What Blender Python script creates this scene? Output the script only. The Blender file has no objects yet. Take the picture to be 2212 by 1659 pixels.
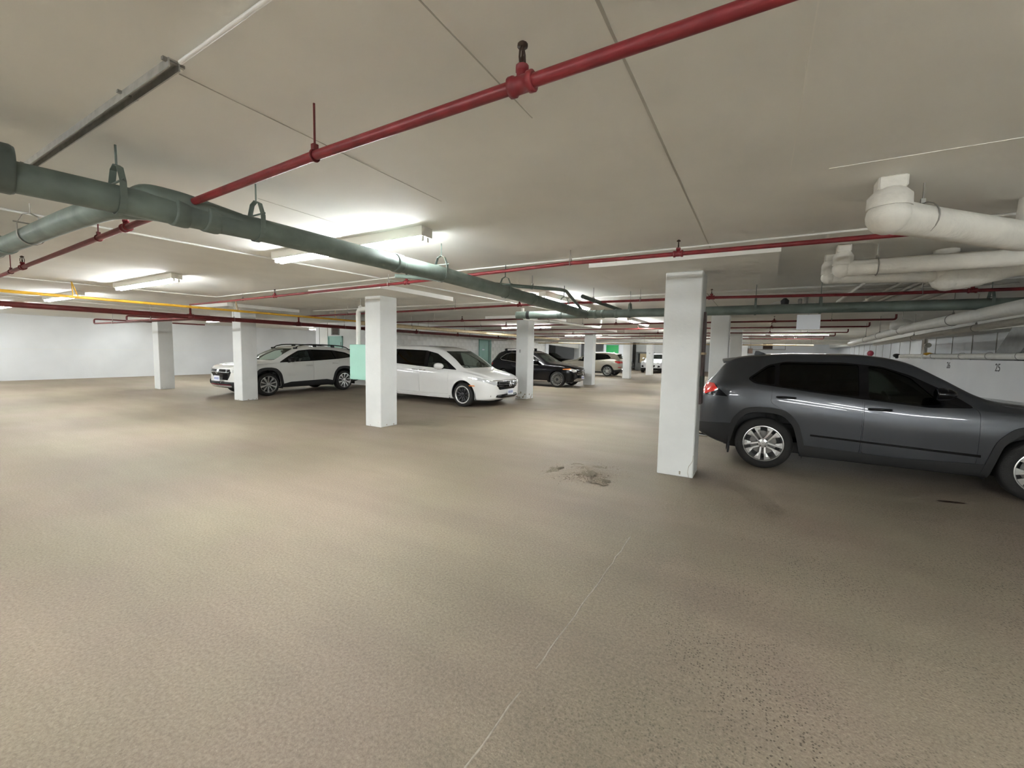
import bpy, bmesh, math, random
import numpy as np
from mathutils import Vector, Matrix

random.seed(7)
S = bpy.context.scene
COL = S.collection

# ------------------------------------------------------------------ camera
F_PX, YAW, PITCH, ROLL = 913.7, math.radians(30.2), math.radians(4.44), math.radians(-1.083)
cam_d = bpy.data.cameras.new('camera')
cam_d.sensor_fit = 'HORIZONTAL'; cam_d.sensor_width = 36.0
cam_d.lens = F_PX / 2212.0 * 36.0
cam_d.clip_start = 0.05; cam_d.clip_end = 300
cam = bpy.data.objects.new('camera', cam_d); COL.objects.link(cam)
_f = Vector((-math.sin(YAW) * math.cos(PITCH), math.cos(YAW) * math.cos(PITCH), -math.sin(PITCH)))
_r = Vector((math.cos(YAW), math.sin(YAW), 0.0)); _d = _f.cross(_r)
_r2 = math.cos(ROLL) * _r + math.sin(ROLL) * _d
_d2 = -math.sin(ROLL) * _r + math.cos(ROLL) * _d
_m = Matrix((_r2, -_d2, -_f)).transposed().to_4x4(); _m.translation = (0, 0, 1.6)
cam.matrix_world = _m
S.camera = cam

# ------------------------------------------------------------------ world, exposure
w = bpy.data.worlds.new('world'); S.world = w; w.use_nodes = True
w.node_tree.nodes['Background'].inputs[0].default_value = (0.0, 0.0, 0.0, 1)
w.node_tree.nodes['Background'].inputs[1].default_value = 0.0
S.view_settings.view_transform = 'Standard'; S.view_settings.look = 'None'
S.view_settings.gamma = 1.0; S.view_settings.use_curve_mapping = False
S.view_settings.exposure = 2.6
TUBE_POWER = 26.0
BUILD_CARS = True
S.cycles.use_denoising = True
S.cycles.max_bounces = 8; S.cycles.diffuse_bounces = 4; S.cycles.glossy_bounces = 3; S.cycles.use_light_tree = False
S.cycles.use_adaptive_sampling = True; S.cycles.adaptive_threshold = 0.05; S.cycles.adaptive_min_samples = 16
S.cycles.transparent_max_bounces = 16
S.cycles.sample_clamp_indirect = 6.0

CEIL = 2.735      # ceiling height
PANEL = 2.652     # underside of the drop panels round the columns

# ------------------------------------------------------------------ materials
MATS = {}
def srgb(r, g, b):
    f = lambda c: (c / 255 / 12.92) if c / 255 <= 0.04045 else ((c / 255 + 0.055) / 1.055) ** 2.4
    return (f(r), f(g), f(b))

def new_mat(name):
    m = bpy.data.materials.new(name); m.use_nodes = True; MATS[name] = m
    nt = m.node_tree; p = nt.nodes['Principled BSDF']
    return m, nt, p

def simple(name, col, rough=0.6, metal=0.0, coat=0.0, var=0.0, scale=6.0, bump=0.0, bscale=40.0, emit=None, estr=0.0, spec=None):
    m, nt, p = new_mat(name)
    p.inputs['Base Color'].default_value = (*col, 1); p.inputs['Roughness'].default_value = rough
    p.inputs['Metallic'].default_value = metal; p.inputs['Coat Weight'].default_value = coat
    p.inputs['Coat Roughness'].default_value = 0.04
    if spec is not None: p.inputs['Specular IOR Level'].default_value = spec
    if emit: p.inputs['Emission Color'].default_value = (*emit, 1); p.inputs['Emission Strength'].default_value = estr
    tc = None
    if var > 0 or bump > 0:
        tc = nt.nodes.new('ShaderNodeTexCoord')
    if var > 0:
        n = nt.nodes.new('ShaderNodeTexNoise'); n.inputs['Scale'].default_value = scale; n.inputs['Detail'].default_value = 3
        nt.links.new(tc.outputs['Object'], n.inputs['Vector'])
        r = nt.nodes.new('ShaderNodeValToRGB')
        r.color_ramp.elements[0].position = 0.3; r.color_ramp.elements[1].position = 0.7
        r.color_ramp.elements[0].color = (*[c * (1 - var) for c in col], 1)
        r.color_ramp.elements[1].color = (*[min(1, c * (1 + var)) for c in col], 1)
        nt.links.new(n.outputs[0], r.inputs[0]); nt.links.new(r.outputs[0], p.inputs['Base Color'])
    if bump > 0:
        n2 = nt.nodes.new('ShaderNodeTexNoise'); n2.inputs['Scale'].default_value = bscale; n2.inputs['Detail'].default_value = 2
        nt.links.new(tc.outputs['Object'], n2.inputs['Vector'])
        b = nt.nodes.new('ShaderNodeBump'); b.inputs['Strength'].default_value = bump; b.inputs['Distance'].default_value = 0.01
        nt.links.new(n2.outputs[0], b.inputs['Height']); nt.links.new(b.outputs[0], p.inputs['Normal'])
    return m

def floor_material():
    m, nt, p = new_mat('floor_concrete'); N = nt.nodes.new; L = nt.links.new
    tc = N('ShaderNodeTexCoord')
    def noise(scale, detail=8, rough=0.6, stretch=None):
        n = N('ShaderNodeTexNoise'); n.inputs['Scale'].default_value = scale; n.inputs['Detail'].default_value = detail
        n.inputs['Roughness'].default_value = rough
        if stretch:
            mp = N('ShaderNodeMapping'); mp.inputs['Scale'].default_value = stretch
            L(tc.outputs['Object'], mp.inputs['Vector']); L(mp.outputs[0], n.inputs['Vector'])
        else:
            L(tc.outputs['Object'], n.inputs['Vector'])
        return n
    def ramp(src, p0, p1, c0, c1):
        r = N('ShaderNodeValToRGB'); r.color_ramp.elements[0].position = p0; r.color_ramp.elements[1].position = p1
        r.color_ramp.elements[0].color = (*c0, 1); r.color_ramp.elements[1].color = (*c1, 1)
        L(src.outputs[0], r.inputs[0]); return r
    def mix(kind, fac, a, b):
        x = N('ShaderNodeMix'); x.data_type = 'RGBA'; x.blend_type = kind
        if isinstance(fac, float): x.inputs[0].default_value = fac
        else: L(fac.outputs[0], x.inputs[0])
        L(a.outputs[0] if a.bl_idname != 'ShaderNodeMix' else a.outputs[2], x.inputs[6])
        L(b.outputs[0] if b.bl_idname != 'ShaderNodeMix' else b.outputs[2], x.inputs[7]); return x
    big = ramp(noise(0.35, 3, 0.5), 0.3, 0.7, (0.247, 0.205, 0.160), (0.328, 0.274, 0.219))
    streak = ramp(noise(0.9, 3, 0.6, (0.35, 1.6, 1)), 0.35, 0.7, (0.85, 0.84, 0.83), (1.06, 1.05, 1.03))
    c1 = mix('MULTIPLY', 0.8, big, streak)
    tint = ramp(noise(0.6, 3, 0.5), 0.4, 0.62, (0.97, 1.0, 0.93), (1.02, 0.98, 0.98))
    c1b = mix('MULTIPLY', 0.8, c1, tint)
    fine = ramp(noise(60, 4, 0.75), 0.3, 0.72, (0.62, 0.61, 0.59), (1.3, 1.3, 1.29))
    c2 = mix('MULTIPLY', 0.9, c1b, fine)
    # exposed aggregate: dark and light stones
    vor = N('ShaderNodeTexVoronoi'); vor.inputs['Scale'].default_value = 75; vor.feature = 'F1'
    L(tc.outputs['Object'], vor.inputs['Vector'])
    st = N('ShaderNodeValToRGB'); st.color_ramp.elements[0].position = 0.25; st.color_ramp.elements[1].position = 0.42
    st.color_ramp.elements[0].color = (1, 1, 1, 1); st.color_ramp.elements[1].color = (0, 0, 0, 1)
    L(vor.outputs['Distance'], st.inputs[0])
    area = ramp(noise(0.75, 3, 0.6), 0.36, 0.58, (0, 0, 0), (1, 1, 1))
    sep = N('ShaderNodeSeparateColor'); L(vor.outputs['Color'], sep.inputs[0])
    thr = N('ShaderNodeMath'); thr.operation = 'GREATER_THAN'; thr.inputs[1].default_value = 0.52; L(sep.outputs[0], thr.inputs[0])
    m1 = N('ShaderNodeMath'); m1.operation = 'MULTIPLY'; L(st.outputs[0], m1.inputs[0]); L(thr.outputs[0], m1.inputs[1])
    m2 = N('ShaderNodeMath'); m2.operation = 'MULTIPLY'; L(m1.outputs[0], m2.inputs[0]); L(area.outputs[0], m2.inputs[1])
    # only the worn strip in front of the grey car shows the stones clearly
    sx = N('ShaderNodeSeparateXYZ'); L(tc.outputs['Object'], sx.inputs[0])
    mr = N('ShaderNodeMapRange'); mr.inputs[1].default_value = -1.1; mr.inputs[2].default_value = -0.3; L(sx.outputs[0], mr.inputs[0])
    m3 = N('ShaderNodeMath'); m3.operation = 'MULTIPLY'; L(m2.outputs[0], m3.inputs[0]); L(mr.outputs[0], m3.inputs[1])
    m4 = N('ShaderNodeMath'); m4.operation = 'MULTIPLY'; m4.inputs[1].default_value = 0.9; L(m3.outputs[0], m4.inputs[0])
    dark = N('ShaderNodeRGB'); dark.outputs[0].default_value = (0.075, 0.058, 0.04, 1)
    c3 = mix('MIX', m4, c2, dark)
    # stray light chips everywhere
    v2 = N('ShaderNodeTexVoronoi'); v2.inputs['Scale'].default_value = 48; L(tc.outputs['Object'], v2.inputs['Vector'])
    s2 = N('ShaderNodeValToRGB'); s2.color_ramp.elements[0].position = 0.05; s2.color_ramp.elements[1].position = 0.12
    s2.color_ramp.elements[0].color = (1, 1, 1, 1); s2.color_ramp.elements[1].color = (0, 0, 0, 1); L(v2.outputs['Distance'], s2.inputs[0])
    sp2 = N('ShaderNodeSeparateColor'); L(v2.outputs['Color'], sp2.inputs[0])
    t2 = N('ShaderNodeMath'); t2.operation = 'GREATER_THAN'; t2.inputs[1].default_value = 0.8; L(sp2.outputs[1], t2.inputs[0])
    m5 = N('ShaderNodeMath'); m5.operation = 'MULTIPLY'; L(s2.outputs[0], m5.inputs[0]); L(t2.outputs[0], m5.inputs[1])
    m6 = N('ShaderNodeMath'); m6.operation = 'MULTIPLY'; m6.inputs[1].default_value = 0.5; L(m5.outputs[0], m6.inputs[0])
    lightc = N('ShaderNodeRGB'); lightc.outputs[0].default_value = (0.62, 0.56, 0.46, 1)
    c4 = mix('MIX', m6, c3, lightc)
    L(c4.outputs[2], p.inputs['Base Color'])
    p.inputs['Roughness'].default_value = 0.62; p.inputs['Specular IOR Level'].default_value = 0.35
    b1 = N('ShaderNodeBump'); b1.inputs['Strength'].default_value = 0.5; b1.inputs['Distance'].default_value = 0.006
    L(noise(90, 3, 0.65).outputs[0], b1.inputs['Height'])
    b2 = N('ShaderNodeBump'); b2.inputs['Strength'].default_value = 0.35; b2.inputs['Distance'].default_value = 0.03
    L(noise(2.0, 3, 0.55).outputs[0], b2.inputs['Height']); L(b1.outputs[0], b2.inputs['Normal'])
    L(b2.outputs[0], p.inputs['Normal'])
    return m

def glass_material(name, tint, mixfac=0.05):
    m = bpy.data.materials.new(name); m.use_nodes = True; MATS[name] = m
    nt = m.node_tree; nt.nodes.clear(); N = nt.nodes.new; L = nt.links.new
    o = N('ShaderNodeOutputMaterial'); t = N('ShaderNodeBsdfTransparent'); g = N('ShaderNodeBsdfGlossy'); x = N('ShaderNodeMixShader')
    t.inputs[0].default_value = (*tint, 1); g.inputs['Roughness'].default_value = 0.03; g.inputs[0].default_value = (0.9, 0.95, 0.92, 1)
    fr = N('ShaderNodeFresnel'); fr.inputs[0].default_value = 1.5
    ge = N('ShaderNodeNewGeometry'); iv = N('ShaderNodeMath'); iv.operation = 'SUBTRACT'; iv.inputs[0].default_value = 1.0; L(ge.outputs['Backfacing'], iv.inputs[1])
    mu = N('ShaderNodeMath'); mu.operation = 'MULTIPLY'; L(fr.outputs[0], mu.inputs[0]); L(iv.outputs[0], mu.inputs[1])
    L(mu.outputs[0], x.inputs[0]); L(t.outputs[0], x.inputs[1]); L(g.outputs[0], x.inputs[2]); L(x.outputs[0], o.inputs[0])
    return m

floor_material()
simple('ceiling_paint', (0.76, 0.752, 0.705), 0.8, var=0.05, scale=1.3, bump=0.07, bscale=30)
simple('panel_paint', (0.77, 0.762, 0.72), 0.8, var=0.04, scale=1.5, bump=0.06, bscale=30)
simple('joint_dark', (0.44, 0.425, 0.38), 0.9)
simple('joint_light', (0.77, 0.755, 0.70), 0.8)
simple('wall_white', (0.74, 0.755, 0.765), 0.7, var=0.05, scale=0.8, bump=0.25, bscale=18)
simple('block_white', (0.74, 0.74, 0.715), 0.75, var=0.06, scale=2.0, bump=0.3, bscale=25)
simple('mortar', (0.64, 0.64, 0.61), 0.9)
simple('column_white', (0.655, 0.665, 0.65), 0.6, var=0.05, scale=2.2, bump=0.25, bscale=25)
simple('column_scuff', (0.34, 0.30, 0.23), 0.9, var=0.4, scale=20)
simple('number_grey', (0.62, 0.62, 0.58), 0.7, var=0.06, scale=5)  # pale grey of the number on the block wall
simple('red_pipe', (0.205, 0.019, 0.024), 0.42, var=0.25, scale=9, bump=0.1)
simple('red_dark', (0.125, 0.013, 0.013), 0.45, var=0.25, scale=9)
simple('brown_metal', (0.05, 0.032, 0.022), 0.5, metal=0.6)
simple('green_pipe', (0.155, 0.193, 0.170), 0.5, var=0.22, scale=5, bump=0.15, bscale=25)
simple('green_dark', (0.105, 0.13, 0.115), 0.5, var=0.2, scale=5)
simple('pipe_black', (0.02, 0.02, 0.02), 0.5)
simple('yellow_paint', (0.66, 0.37, 0.03), 0.45, var=0.1, scale=8)
simple('beige_pipe', (0.58, 0.46, 0.27), 0.5, var=0.12, scale=8)
simple('white_pipe', (0.72, 0.71, 0.66), 0.6, var=0.06, scale=6, bump=0.3, bscale=16)
simple('lagging', (0.70, 0.68, 0.62), 0.75, var=0.08, scale=7, bump=0.5, bscale=22)
simple('conduit', (0.74, 0.73, 0.69), 0.5)
simple('galv', (0.42, 0.42, 0.40), 0.4, metal=0.7, var=0.15, scale=20)
simple('rod', (0.32, 0.31, 0.28), 0.45, metal=0.6)
simple('fixture_white', (0.72, 0.70, 0.62), 0.45)
simple('teal_paint', (0.235, 0.42, 0.355), 0.5, var=0.06, scale=3)
simple('teal_dark', (0.13, 0.23, 0.195), 0.5)
simple('teal_bright', (0.30, 0.53, 0.44), 0.45, var=0.04, scale=3)
simple('dark_plate', (0.10, 0.072, 0.066), 0.6, var=0.3, scale=12)
simple('dark_green', (0.05, 0.06, 0.045), 0.6)
simple('number_black', (0.045, 0.045, 0.045), 0.7)
simple('sign_green', (0.0, 0.30, 0.06), 0.5)
simple('vent_brown', (0.09, 0.06, 0.045), 0.7, var=0.4, scale=30)
simple('dirt', (0.20, 0.165, 0.12), 0.95, var=0.35, scale=60, bump=0.8, bscale=120)
simple('seam_tan', (0.345, 0.30, 0.245), 0.9, var=0.15, scale=30)
simple('oil', (0.05, 0.028, 0.018), 0.4)
simple('grey_duct', (0.20, 0.20, 0.19), 0.55, var=0.15, scale=6)
simple('tube_lit', (1, 1, 1), 0.4, emit=(0.93, 0.975, 1.0), estr=TUBE_POWER)
simple('dark_void', (0.03, 0.03, 0.03), 0.9)
# cars
simple('paint_grey', (0.060, 0.064, 0.072), 0.30, metal=0.5, coat=0.7)
simple('paint_white', (0.74, 0.74, 0.70), 0.35, coat=1.0)
simple('paint_white2', (0.76, 0.76, 0.74), 0.35, coat=1.0)
simple('paint_black', (0.004, 0.004, 0.005), 0.18, coat=0.25, spec=0.35)
simple('paint_beige', (0.36, 0.33, 0.27), 0.3, metal=0.45, coat=1.0)
simple('paint_far', (0.74, 0.75, 0.75), 0.35, coat=1.0)
simple('cladding', (0.013, 0.013, 0.013), 0.6, bump=0.1, bscale=200)
simple('gloss_black', (0.004, 0.004, 0.005), 0.14, coat=0.0, spec=0.4)
simple('tyre', (0.016, 0.015, 0.014), 0.8, bump=0.3, bscale=80)
simple('alloy', (0.62, 0.62, 0.61), 0.28, metal=0.9)
simple('alloy_dark', (0.05, 0.05, 0.052), 0.35, metal=0.6)
simple('disc', (0.22, 0.21, 0.20), 0.4, metal=0.8)
simple('chrome', (0.75, 0.75, 0.74), 0.1, metal=1.0)
simple('seat', (0.035, 0.034, 0.033), 0.8)
simple('seat_grey', (0.16, 0.155, 0.145), 0.8)
simple('lamp_red', (0.42, 0.012, 0.010), 0.15, coat=1.0)
simple('lamp_bright_red', (0.85, 0.03, 0.02), 0.15, coat=1.0)
simple('lamp_clear', (0.72, 0.73, 0.73), 0.12, metal=0.4, coat=1.0)
simple('lamp_amber', (0.75, 0.22, 0.05), 0.2, coat=1.0)
simple('plate_white', (0.72, 0.74, 0.78), 0.4)
simple('plate_blue', (0.06, 0.10, 0.35), 0.5)
simple('mirror_glass', (0.7, 0.72, 0.7), 0.03, metal=1.0)
simple('cap_red', (0.25, 0.02, 0.04), 0.5)
glass_material('glass_clear', (0.86, 0.91, 0.88))
glass_material('glass_tint', (0.17, 0.18, 0.17))
glass_material('glass_dark', (0.34, 0.37, 0.35))
glass_material('glass_mid', (0.58, 0.62, 0.59))
M = MATS

# ------------------------------------------------------------------ objects
WLOC = {}
def thing(name, label, cat, loc=(0, 0, 0), rz=0.0, group=None, scale=1.0):
    o = bpy.data.objects.new(name, None); COL.objects.link(o)
    o.location = loc; o.rotation_euler = (0, 0, rz); o.scale = (scale,) * 3
    o['label'] = label; o['category'] = cat
    if group: o['group'] = group
    o.empty_display_size = 0.2
    WLOC[o] = Vector(loc)
    return o

def mesh_obj(name, me, mat, parent=None, label=None, kind=None, cat=None, group=None, loc=None):
    o = bpy.data.objects.new(name, me); COL.objects.link(o)
    if mat is not None:
        me.materials.clear(); me.materials.append(M[mat])
    if parent is not None: o.parent = parent
    if loc is not None: o.location = loc
    if label: o['label'] = label
    if kind: o['kind'] = kind
    if cat: o['category'] = cat
    if group: o['group'] = group
    return o

class MB:
    """collects simple solids, then becomes ONE mesh object"""
    def __init__(s): s.v = []; s.f = []; s.sm = []
    def add(s, vs, fs, smooth=False):
        b = len(s.v); s.v += [tuple(x) for x in vs]; s.f += [tuple(i + b for i in q) for q in fs]; s.sm += [smooth] * len(fs); return s
    def box(s, x0, x1, y0, y1, z0, z1, bev=0.0):
        if bev <= 0:
            vs = [(x, y, z) for z in (z0, z1) for y in (y0, y1) for x in (x0, x1)]
            return s.add(vs, [(0, 2, 3, 1), (4, 5, 7, 6), (0, 1, 5, 4), (2, 6, 7, 3), (0, 4, 6, 2), (1, 3, 7, 5)])
        pts = lambda a, b, c, d, e: [(a + e, c), (b - e, c), (b, c + e), (b, d - e), (b - e, d), (a + e, d), (a, d - e), (a, c + e)]
        vs = [(*p, z0) for p in pts(x0 + bev, x1 - bev, y0 + bev, y1 - bev, bev * .5)]
        vs += [(*p, z0 + bev) for p in pts(x0, x1, y0, y1, bev)]
        vs += [(*p, z1 - bev) for p in pts(x0, x1, y0, y1, bev)]
        vs += [(*p, z1) for p in pts(x0 + bev, x1 - bev, y0 + bev, y1 - bev, bev * .5)]
        fs = [tuple(range(7, -1, -1)), tuple(range(24, 32))]
        for k in range(3):
            for i in range(8):
                j = (i + 1) % 8; fs.append((k * 8 + i, k * 8 + j, k * 8 + 8 + j, k * 8 + 8 + i))
        return s.add(vs, fs)
    def tube(s, pts, r, n=12, caps=True, closed=False):
        pts = [Vector(p) for p in pts]; rs = r if isinstance(r, (list, tuple)) else [r] * len(pts)
        m = len(pts); rings = []; ref = None
        for i, p in enumerate(pts):
            if closed: t = (pts[(i + 1) % m] - pts[i - 1]).normalized()
            elif i == 0: t = (pts[1] - p).normalized()
            elif i == m - 1: t = (p - pts[-2]).normalized()
            else:
                a = (p - pts[i - 1]).normalized(); b = (pts[i + 1] - p).normalized(); t = (a + b)
                t = t.normalized() if t.length > 1e-6 else b
            if ref is None:
                ref = Vector((0, 0, 1)) if abs(t.z) < 0.9 else Vector((1, 0, 0))
            u = t.cross(ref)
            if u.length < 1e-4: u = t.cross(Vector((0.3, 0.9, 0.2)))
            u.normalize(); v = u.cross(t).normalized(); ref = v
            k = 1.0
            if not closed and 0 < i < m - 1:
                c = (p - pts[i - 1]).normalized().dot((pts[i + 1] - p).normalized()); k = 1 / max(0.5, math.sqrt((1 + c) / 2))
            rings.append([p + (u * math.cos(a) + v * math.sin(a)) * rs[i] for a in [2 * math.pi * q / n for q in range(n)]])
        vs = [x for rg in rings for x in rg]; fs = []
        for i in range(m if closed else m - 1):
            for q in range(n):
                a = i * n + q; b = i * n + (q + 1) % n; c = ((i + 1) % m) * n + (q + 1) % n; d = ((i + 1) % m) * n + q
                fs.append((a, b, c, d))
        s.add(vs, fs, True)
        if caps and not closed:
            b = len(s.v)
            s.add(rings[0], [tuple(range(n - 1, -1, -1))]); s.add(rings[-1], [tuple(range(n))])
        return s
    def lathe(s, c, axis, prof, n=24, close=True):
        """prof = [(along, radius)] about axis through c"""
        ax = Vector(axis).normalized(); ref = Vector((0, 0, 1)) if abs(ax.z) < 0.9 else Vector((1, 0, 0))
        u = ax.cross(ref).normalized(); v = ax.cross(u).normalized(); c = Vector(c)
        vs = []; fs = []
        for (t, r) in prof:
            for q in range(n):
                a = 2 * math.pi * q / n; vs.append(c + ax * t + (u * math.cos(a) + v * math.sin(a)) * r)
        for i in range(len(prof) - 1):
            for q in range(n):
                fs.append((i * n + q, i * n + (q + 1) % n, (i + 1) * n + (q + 1) % n, (i + 1) * n + q))
        s.add(vs, fs, True)
        if close:
            m = len(prof)
            if prof[0][1] > 1e-4: s.add(vs[:n], [tuple(range(n - 1, -1, -1))])
            if prof[-1][1] > 1e-4: s.add(vs[(m - 1) * n:], [tuple(range(n))])
        return s
    def ball(s, c, r, n=16, sz=1.0):
        prof = [(-r * sz * math.cos(math.pi * i / 10), max(1e-5, r * math.sin(math.pi * i / 10))) for i in range(11)]
        return s.lathe(c, (0, 0, 1), prof, n, False)
    def prism(s, poly, axis, a, b):
        """poly of 2D points extruded along axis from a to b: axis y -> (x,z), x -> (y,z), z -> (x,y)"""
        P = {'y': lambda p, t: (p[0], t, p[1]), 'x': lambda p, t: (t, p[0], p[1]), 'z': lambda p, t: (p[0], p[1], t)}[axis]
        n = len(poly); vs = [P(p, a) for p in poly] + [P(p, b) for p in poly]
        fs = [tuple(range(n)), tuple(range(2 * n - 1, n - 1, -1))] + [(i, n + i, n + (i + 1) % n, (i + 1) % n) for i in range(n)]
        return s.add(vs, fs)
    def mesh(s, off=(0, 0, 0), fix=True):
        me = bpy.data.meshes.new('m')
        me.from_pydata([(x - off[0], y - off[1], z - off[2]) for x, y, z in s.v], [], s.f)
        for p, k in zip(me.polygons, s.sm): p.use_smooth = k
        if fix:
            bm = bmesh.new(); bm.from_mesh(me); bmesh.ops.recalc_face_normals(bm, faces=bm.faces); bm.to_mesh(me); bm.free()
        me.update(); return me
    def build(s, name, mat, parent=None, **kw):
        off = WLOC.get(parent, (0, 0, 0)) if parent is not None else (0, 0, 0)
        me = s.mesh(off); me.name = name
        o = mesh_obj(name, me, mat, parent, **kw); WLOC[o] = Vector(off); return o

def text_mesh(txt, size, thick=0.002, sx=1.0):
    c = bpy.data.curves.new('t', 'FONT'); c.body = txt; c.size = size; c.extrude = thick; c.align_x = 'CENTER'; c.align_y = 'CENTER'; c.resolution_u = 3
    o = bpy.data.objects.new('t', c); COL.objects.link(o)
    dg = bpy.context.evaluated_depsgraph_get(); me = bpy.data.meshes.new_from_object(o.evaluated_get(dg))
    bpy.data.objects.remove(o); bpy.data.curves.remove(c)
    if sx != 1.0:
        for v in me.vertices: v.co.x *= sx
    return me
def put_text(txt, size, pos, xdir, mat, parent, sx=1.0, name='painted_number', lab=None):
    """xdir = reading direction (world), text stands upright"""
    me = text_mesh(txt, size, 0.0015, sx); x = Vector(xdir).normalized(); z = Vector((0, 0, 1)); n = x.cross(z)
    off = Vector(WLOC.get(parent, (0, 0, 0)))
    for v in me.vertices:
        c = v.co.copy(); v.co = Vector(pos) + x * c.x + z * c.y + n * c.z - off
    return mesh_obj(name, me, mat, parent, label=lab)

# ================================================================== THE SETTING
def struct(name, mb, mat, parent=None):
    o = mb.build(name, mat, parent)
    if parent is None: o['kind'] = 'structure'
    return o

floor = struct('floor', MB().box(-27, 6.2, -9, 45, -0.2, 0.0), 'floor_concrete')
# raised seam running away from the camera between two pours
seam = MB(); y = 0.9; x = -0.885; pts = []
while y < 3.7:
    pts.append((x + random.uniform(-0.006, 0.006), y, -0.0055)); y += 0.11
seam.tube(pts, [random.uniform(0.006, 0.009) for _ in pts], 6)
seam.build('floor_seam', 'seam_tan', floor)
# dark tyre marks and oil drops
def blotch(cx, cy, rx, ry, rot, mat, name, h=0.003, n=22):
    vs = [(cx, cy, h)]
    for i in range(n):
        a = 2 * math.pi * i / n; k = random.uniform(0.7, 1.1)
        px, py = rx * k * math.cos(a), ry * k * math.sin(a)
        vs.append((cx + px * math.cos(rot) - py * math.sin(rot), cy + px * math.sin(rot) + py * math.cos(rot), 0.0006))
    MB().add(vs, [(0, 1 + i, 1 + (i + 1) % n) for i in range(n)], True).build(name, mat, floor)
blotch(1.95, 6.52, 0.14, 0.045, 0.2, 'oil', 'oil_stain')
blotch(-6.0, 8.2, 0.28, 0.05, 0.5, 'dirt', 'scuff_mark', 0.001)
blotch(-5.1, 10.6, 0.5, 0.03, 0.9, 'dirt', 'scuff_mark', 0.001)

# worn mound of grit in front of the nearest column
gv = []; gf = []; NR, NA = 14, 40
for i in range(NR + 1):
    for j in range(NA):
        a = 2 * math.pi * j / NA; rr = i / NR
        wob = 1 + 0.18 * math.sin(3 * a + 1) + 0.12 * math.sin(5 * a) + 0.07 * math.sin(9 * a + 2)
        x = -1.98 + 0.52 * rr * wob * math.cos(a) + 0.1 * rr * math.sin(a); y = 5.35 + 0.62 * rr * wob * math.sin(a)
        hgt = 0.05 * (0.5 + 0.5 * math.cos(math.pi * rr)) * (0.8 + 0.4 * random.random()) + 0.001 - (0.004 if i == NR else 0)
        gv.append((x, y, hgt))
for i in range(NR):
    for j in range(NA):
        gf.append((i * NA + j, i * NA + (j + 1) % NA, (i + 1) * NA + (j + 1) % NA, (i + 1) * NA + j))
MB().add(gv, gf, True).build('floor_hump', 'floor_concrete', floor)
for (ox, oy, kx, ky) in ((-1.95, 5.33, 0.30, 0.42), (-1.62, 5.0, 0.16, 0.16), (-2.3, 5.15, 0.12, 0.2)):
    pv = [(ox, oy, 0.05)]; n = 30
    for j in range(n):
        a = 2 * math.pi * j / n; q = 0.75 + 0.25 * math.sin(4 * a + ox) + random.uniform(-0.18, 0.12)
        x, y = ox + kx * q * math.cos(a), oy + ky * q * math.sin(a); rr = min(1, math.hypot((x + 1.98) / 0.56, (y - 5.35) / 0.66))
        pv.append((x, y, 0.04 * (0.5 + 0.5 * math.cos(math.pi * rr)) + 0.006))
    MB().add(pv, [(0, 1 + j, 1 + (j + 1) % n) for j in range(n)], True).build('worn_spot', 'dirt', floor)
grit = MB()
for _ in range(1500):
    a = random.uniform(0, 6.28); rr = abs(random.gauss(0, 0.42)); x = -1.93 + 0.62 * rr * math.cos(a) + 0.12 * rr * math.sin(a); y = 5.3 + 0.72 * rr * math.sin(a)
    r = random.uniform(0.004, 0.013) * (1.15 - min(0.6, rr * .5)); z = 0.038 * max(0, 1 - rr) ** 1.3 - 0.001; q = random.uniform(0, 6.28)
    grit.add([(x + r * math.cos(q + k * 2.1), y + r * math.sin(q + k * 2.1), z) for k in range(3)] + [(x, y, z + r * 0.9)], [(0, 1, 3), (1, 2, 3), (2, 0, 3), (0, 2, 1)])
g = grit.build('grit_patch', 'dirt', None, label='worn patch of loose brown grit on the floor before the nearest column', kind='stuff', cat='grit')

ceiling = struct('ceiling', MB().box(-27, 6.2, -9, 45, CEIL, CEIL + 0.25), 'ceiling_paint')
def strip(x0, y0, x1, y1, wd, mat, d=0.004):
    m = MB()
    if abs(x1 - x0) < abs(y1 - y0): m.box(x0 - wd / 2, x0 + wd / 2, y0, y1, CEIL - d, CEIL + 0.02)
    else: m.box(x0, x1, y0 - wd / 2, y0 + wd / 2, CEIL - d, CEIL + 0.02)
    m.build('formwork_joint', mat, ceiling)
strip(-0.515, -2, -0.515, 5.0, 0.012, 'joint_dark', 0.003)
strip(-1.02, -2, -1.02, 1.9, 0.006, 'joint_dark', 0.002)
strip(-2.17, 0.9, -2.17, 2.6, 0.006, 'joint_dark', 0.002)
strip(-3.4, 1.9, -3.4, 2.7, 0.006, 'joint_dark', 0.002)
strip(0.1, -1, 0.1, 3.2, 0.006, 'joint_light', 0.002)
strip(0.3, 3.24, 3.5, 3.24, 0.007, 'joint_light', 0.003)
strip(-0.9, 7.1, -0.9, 11.6, 0.012, 'joint_dark', 0.003)

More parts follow.
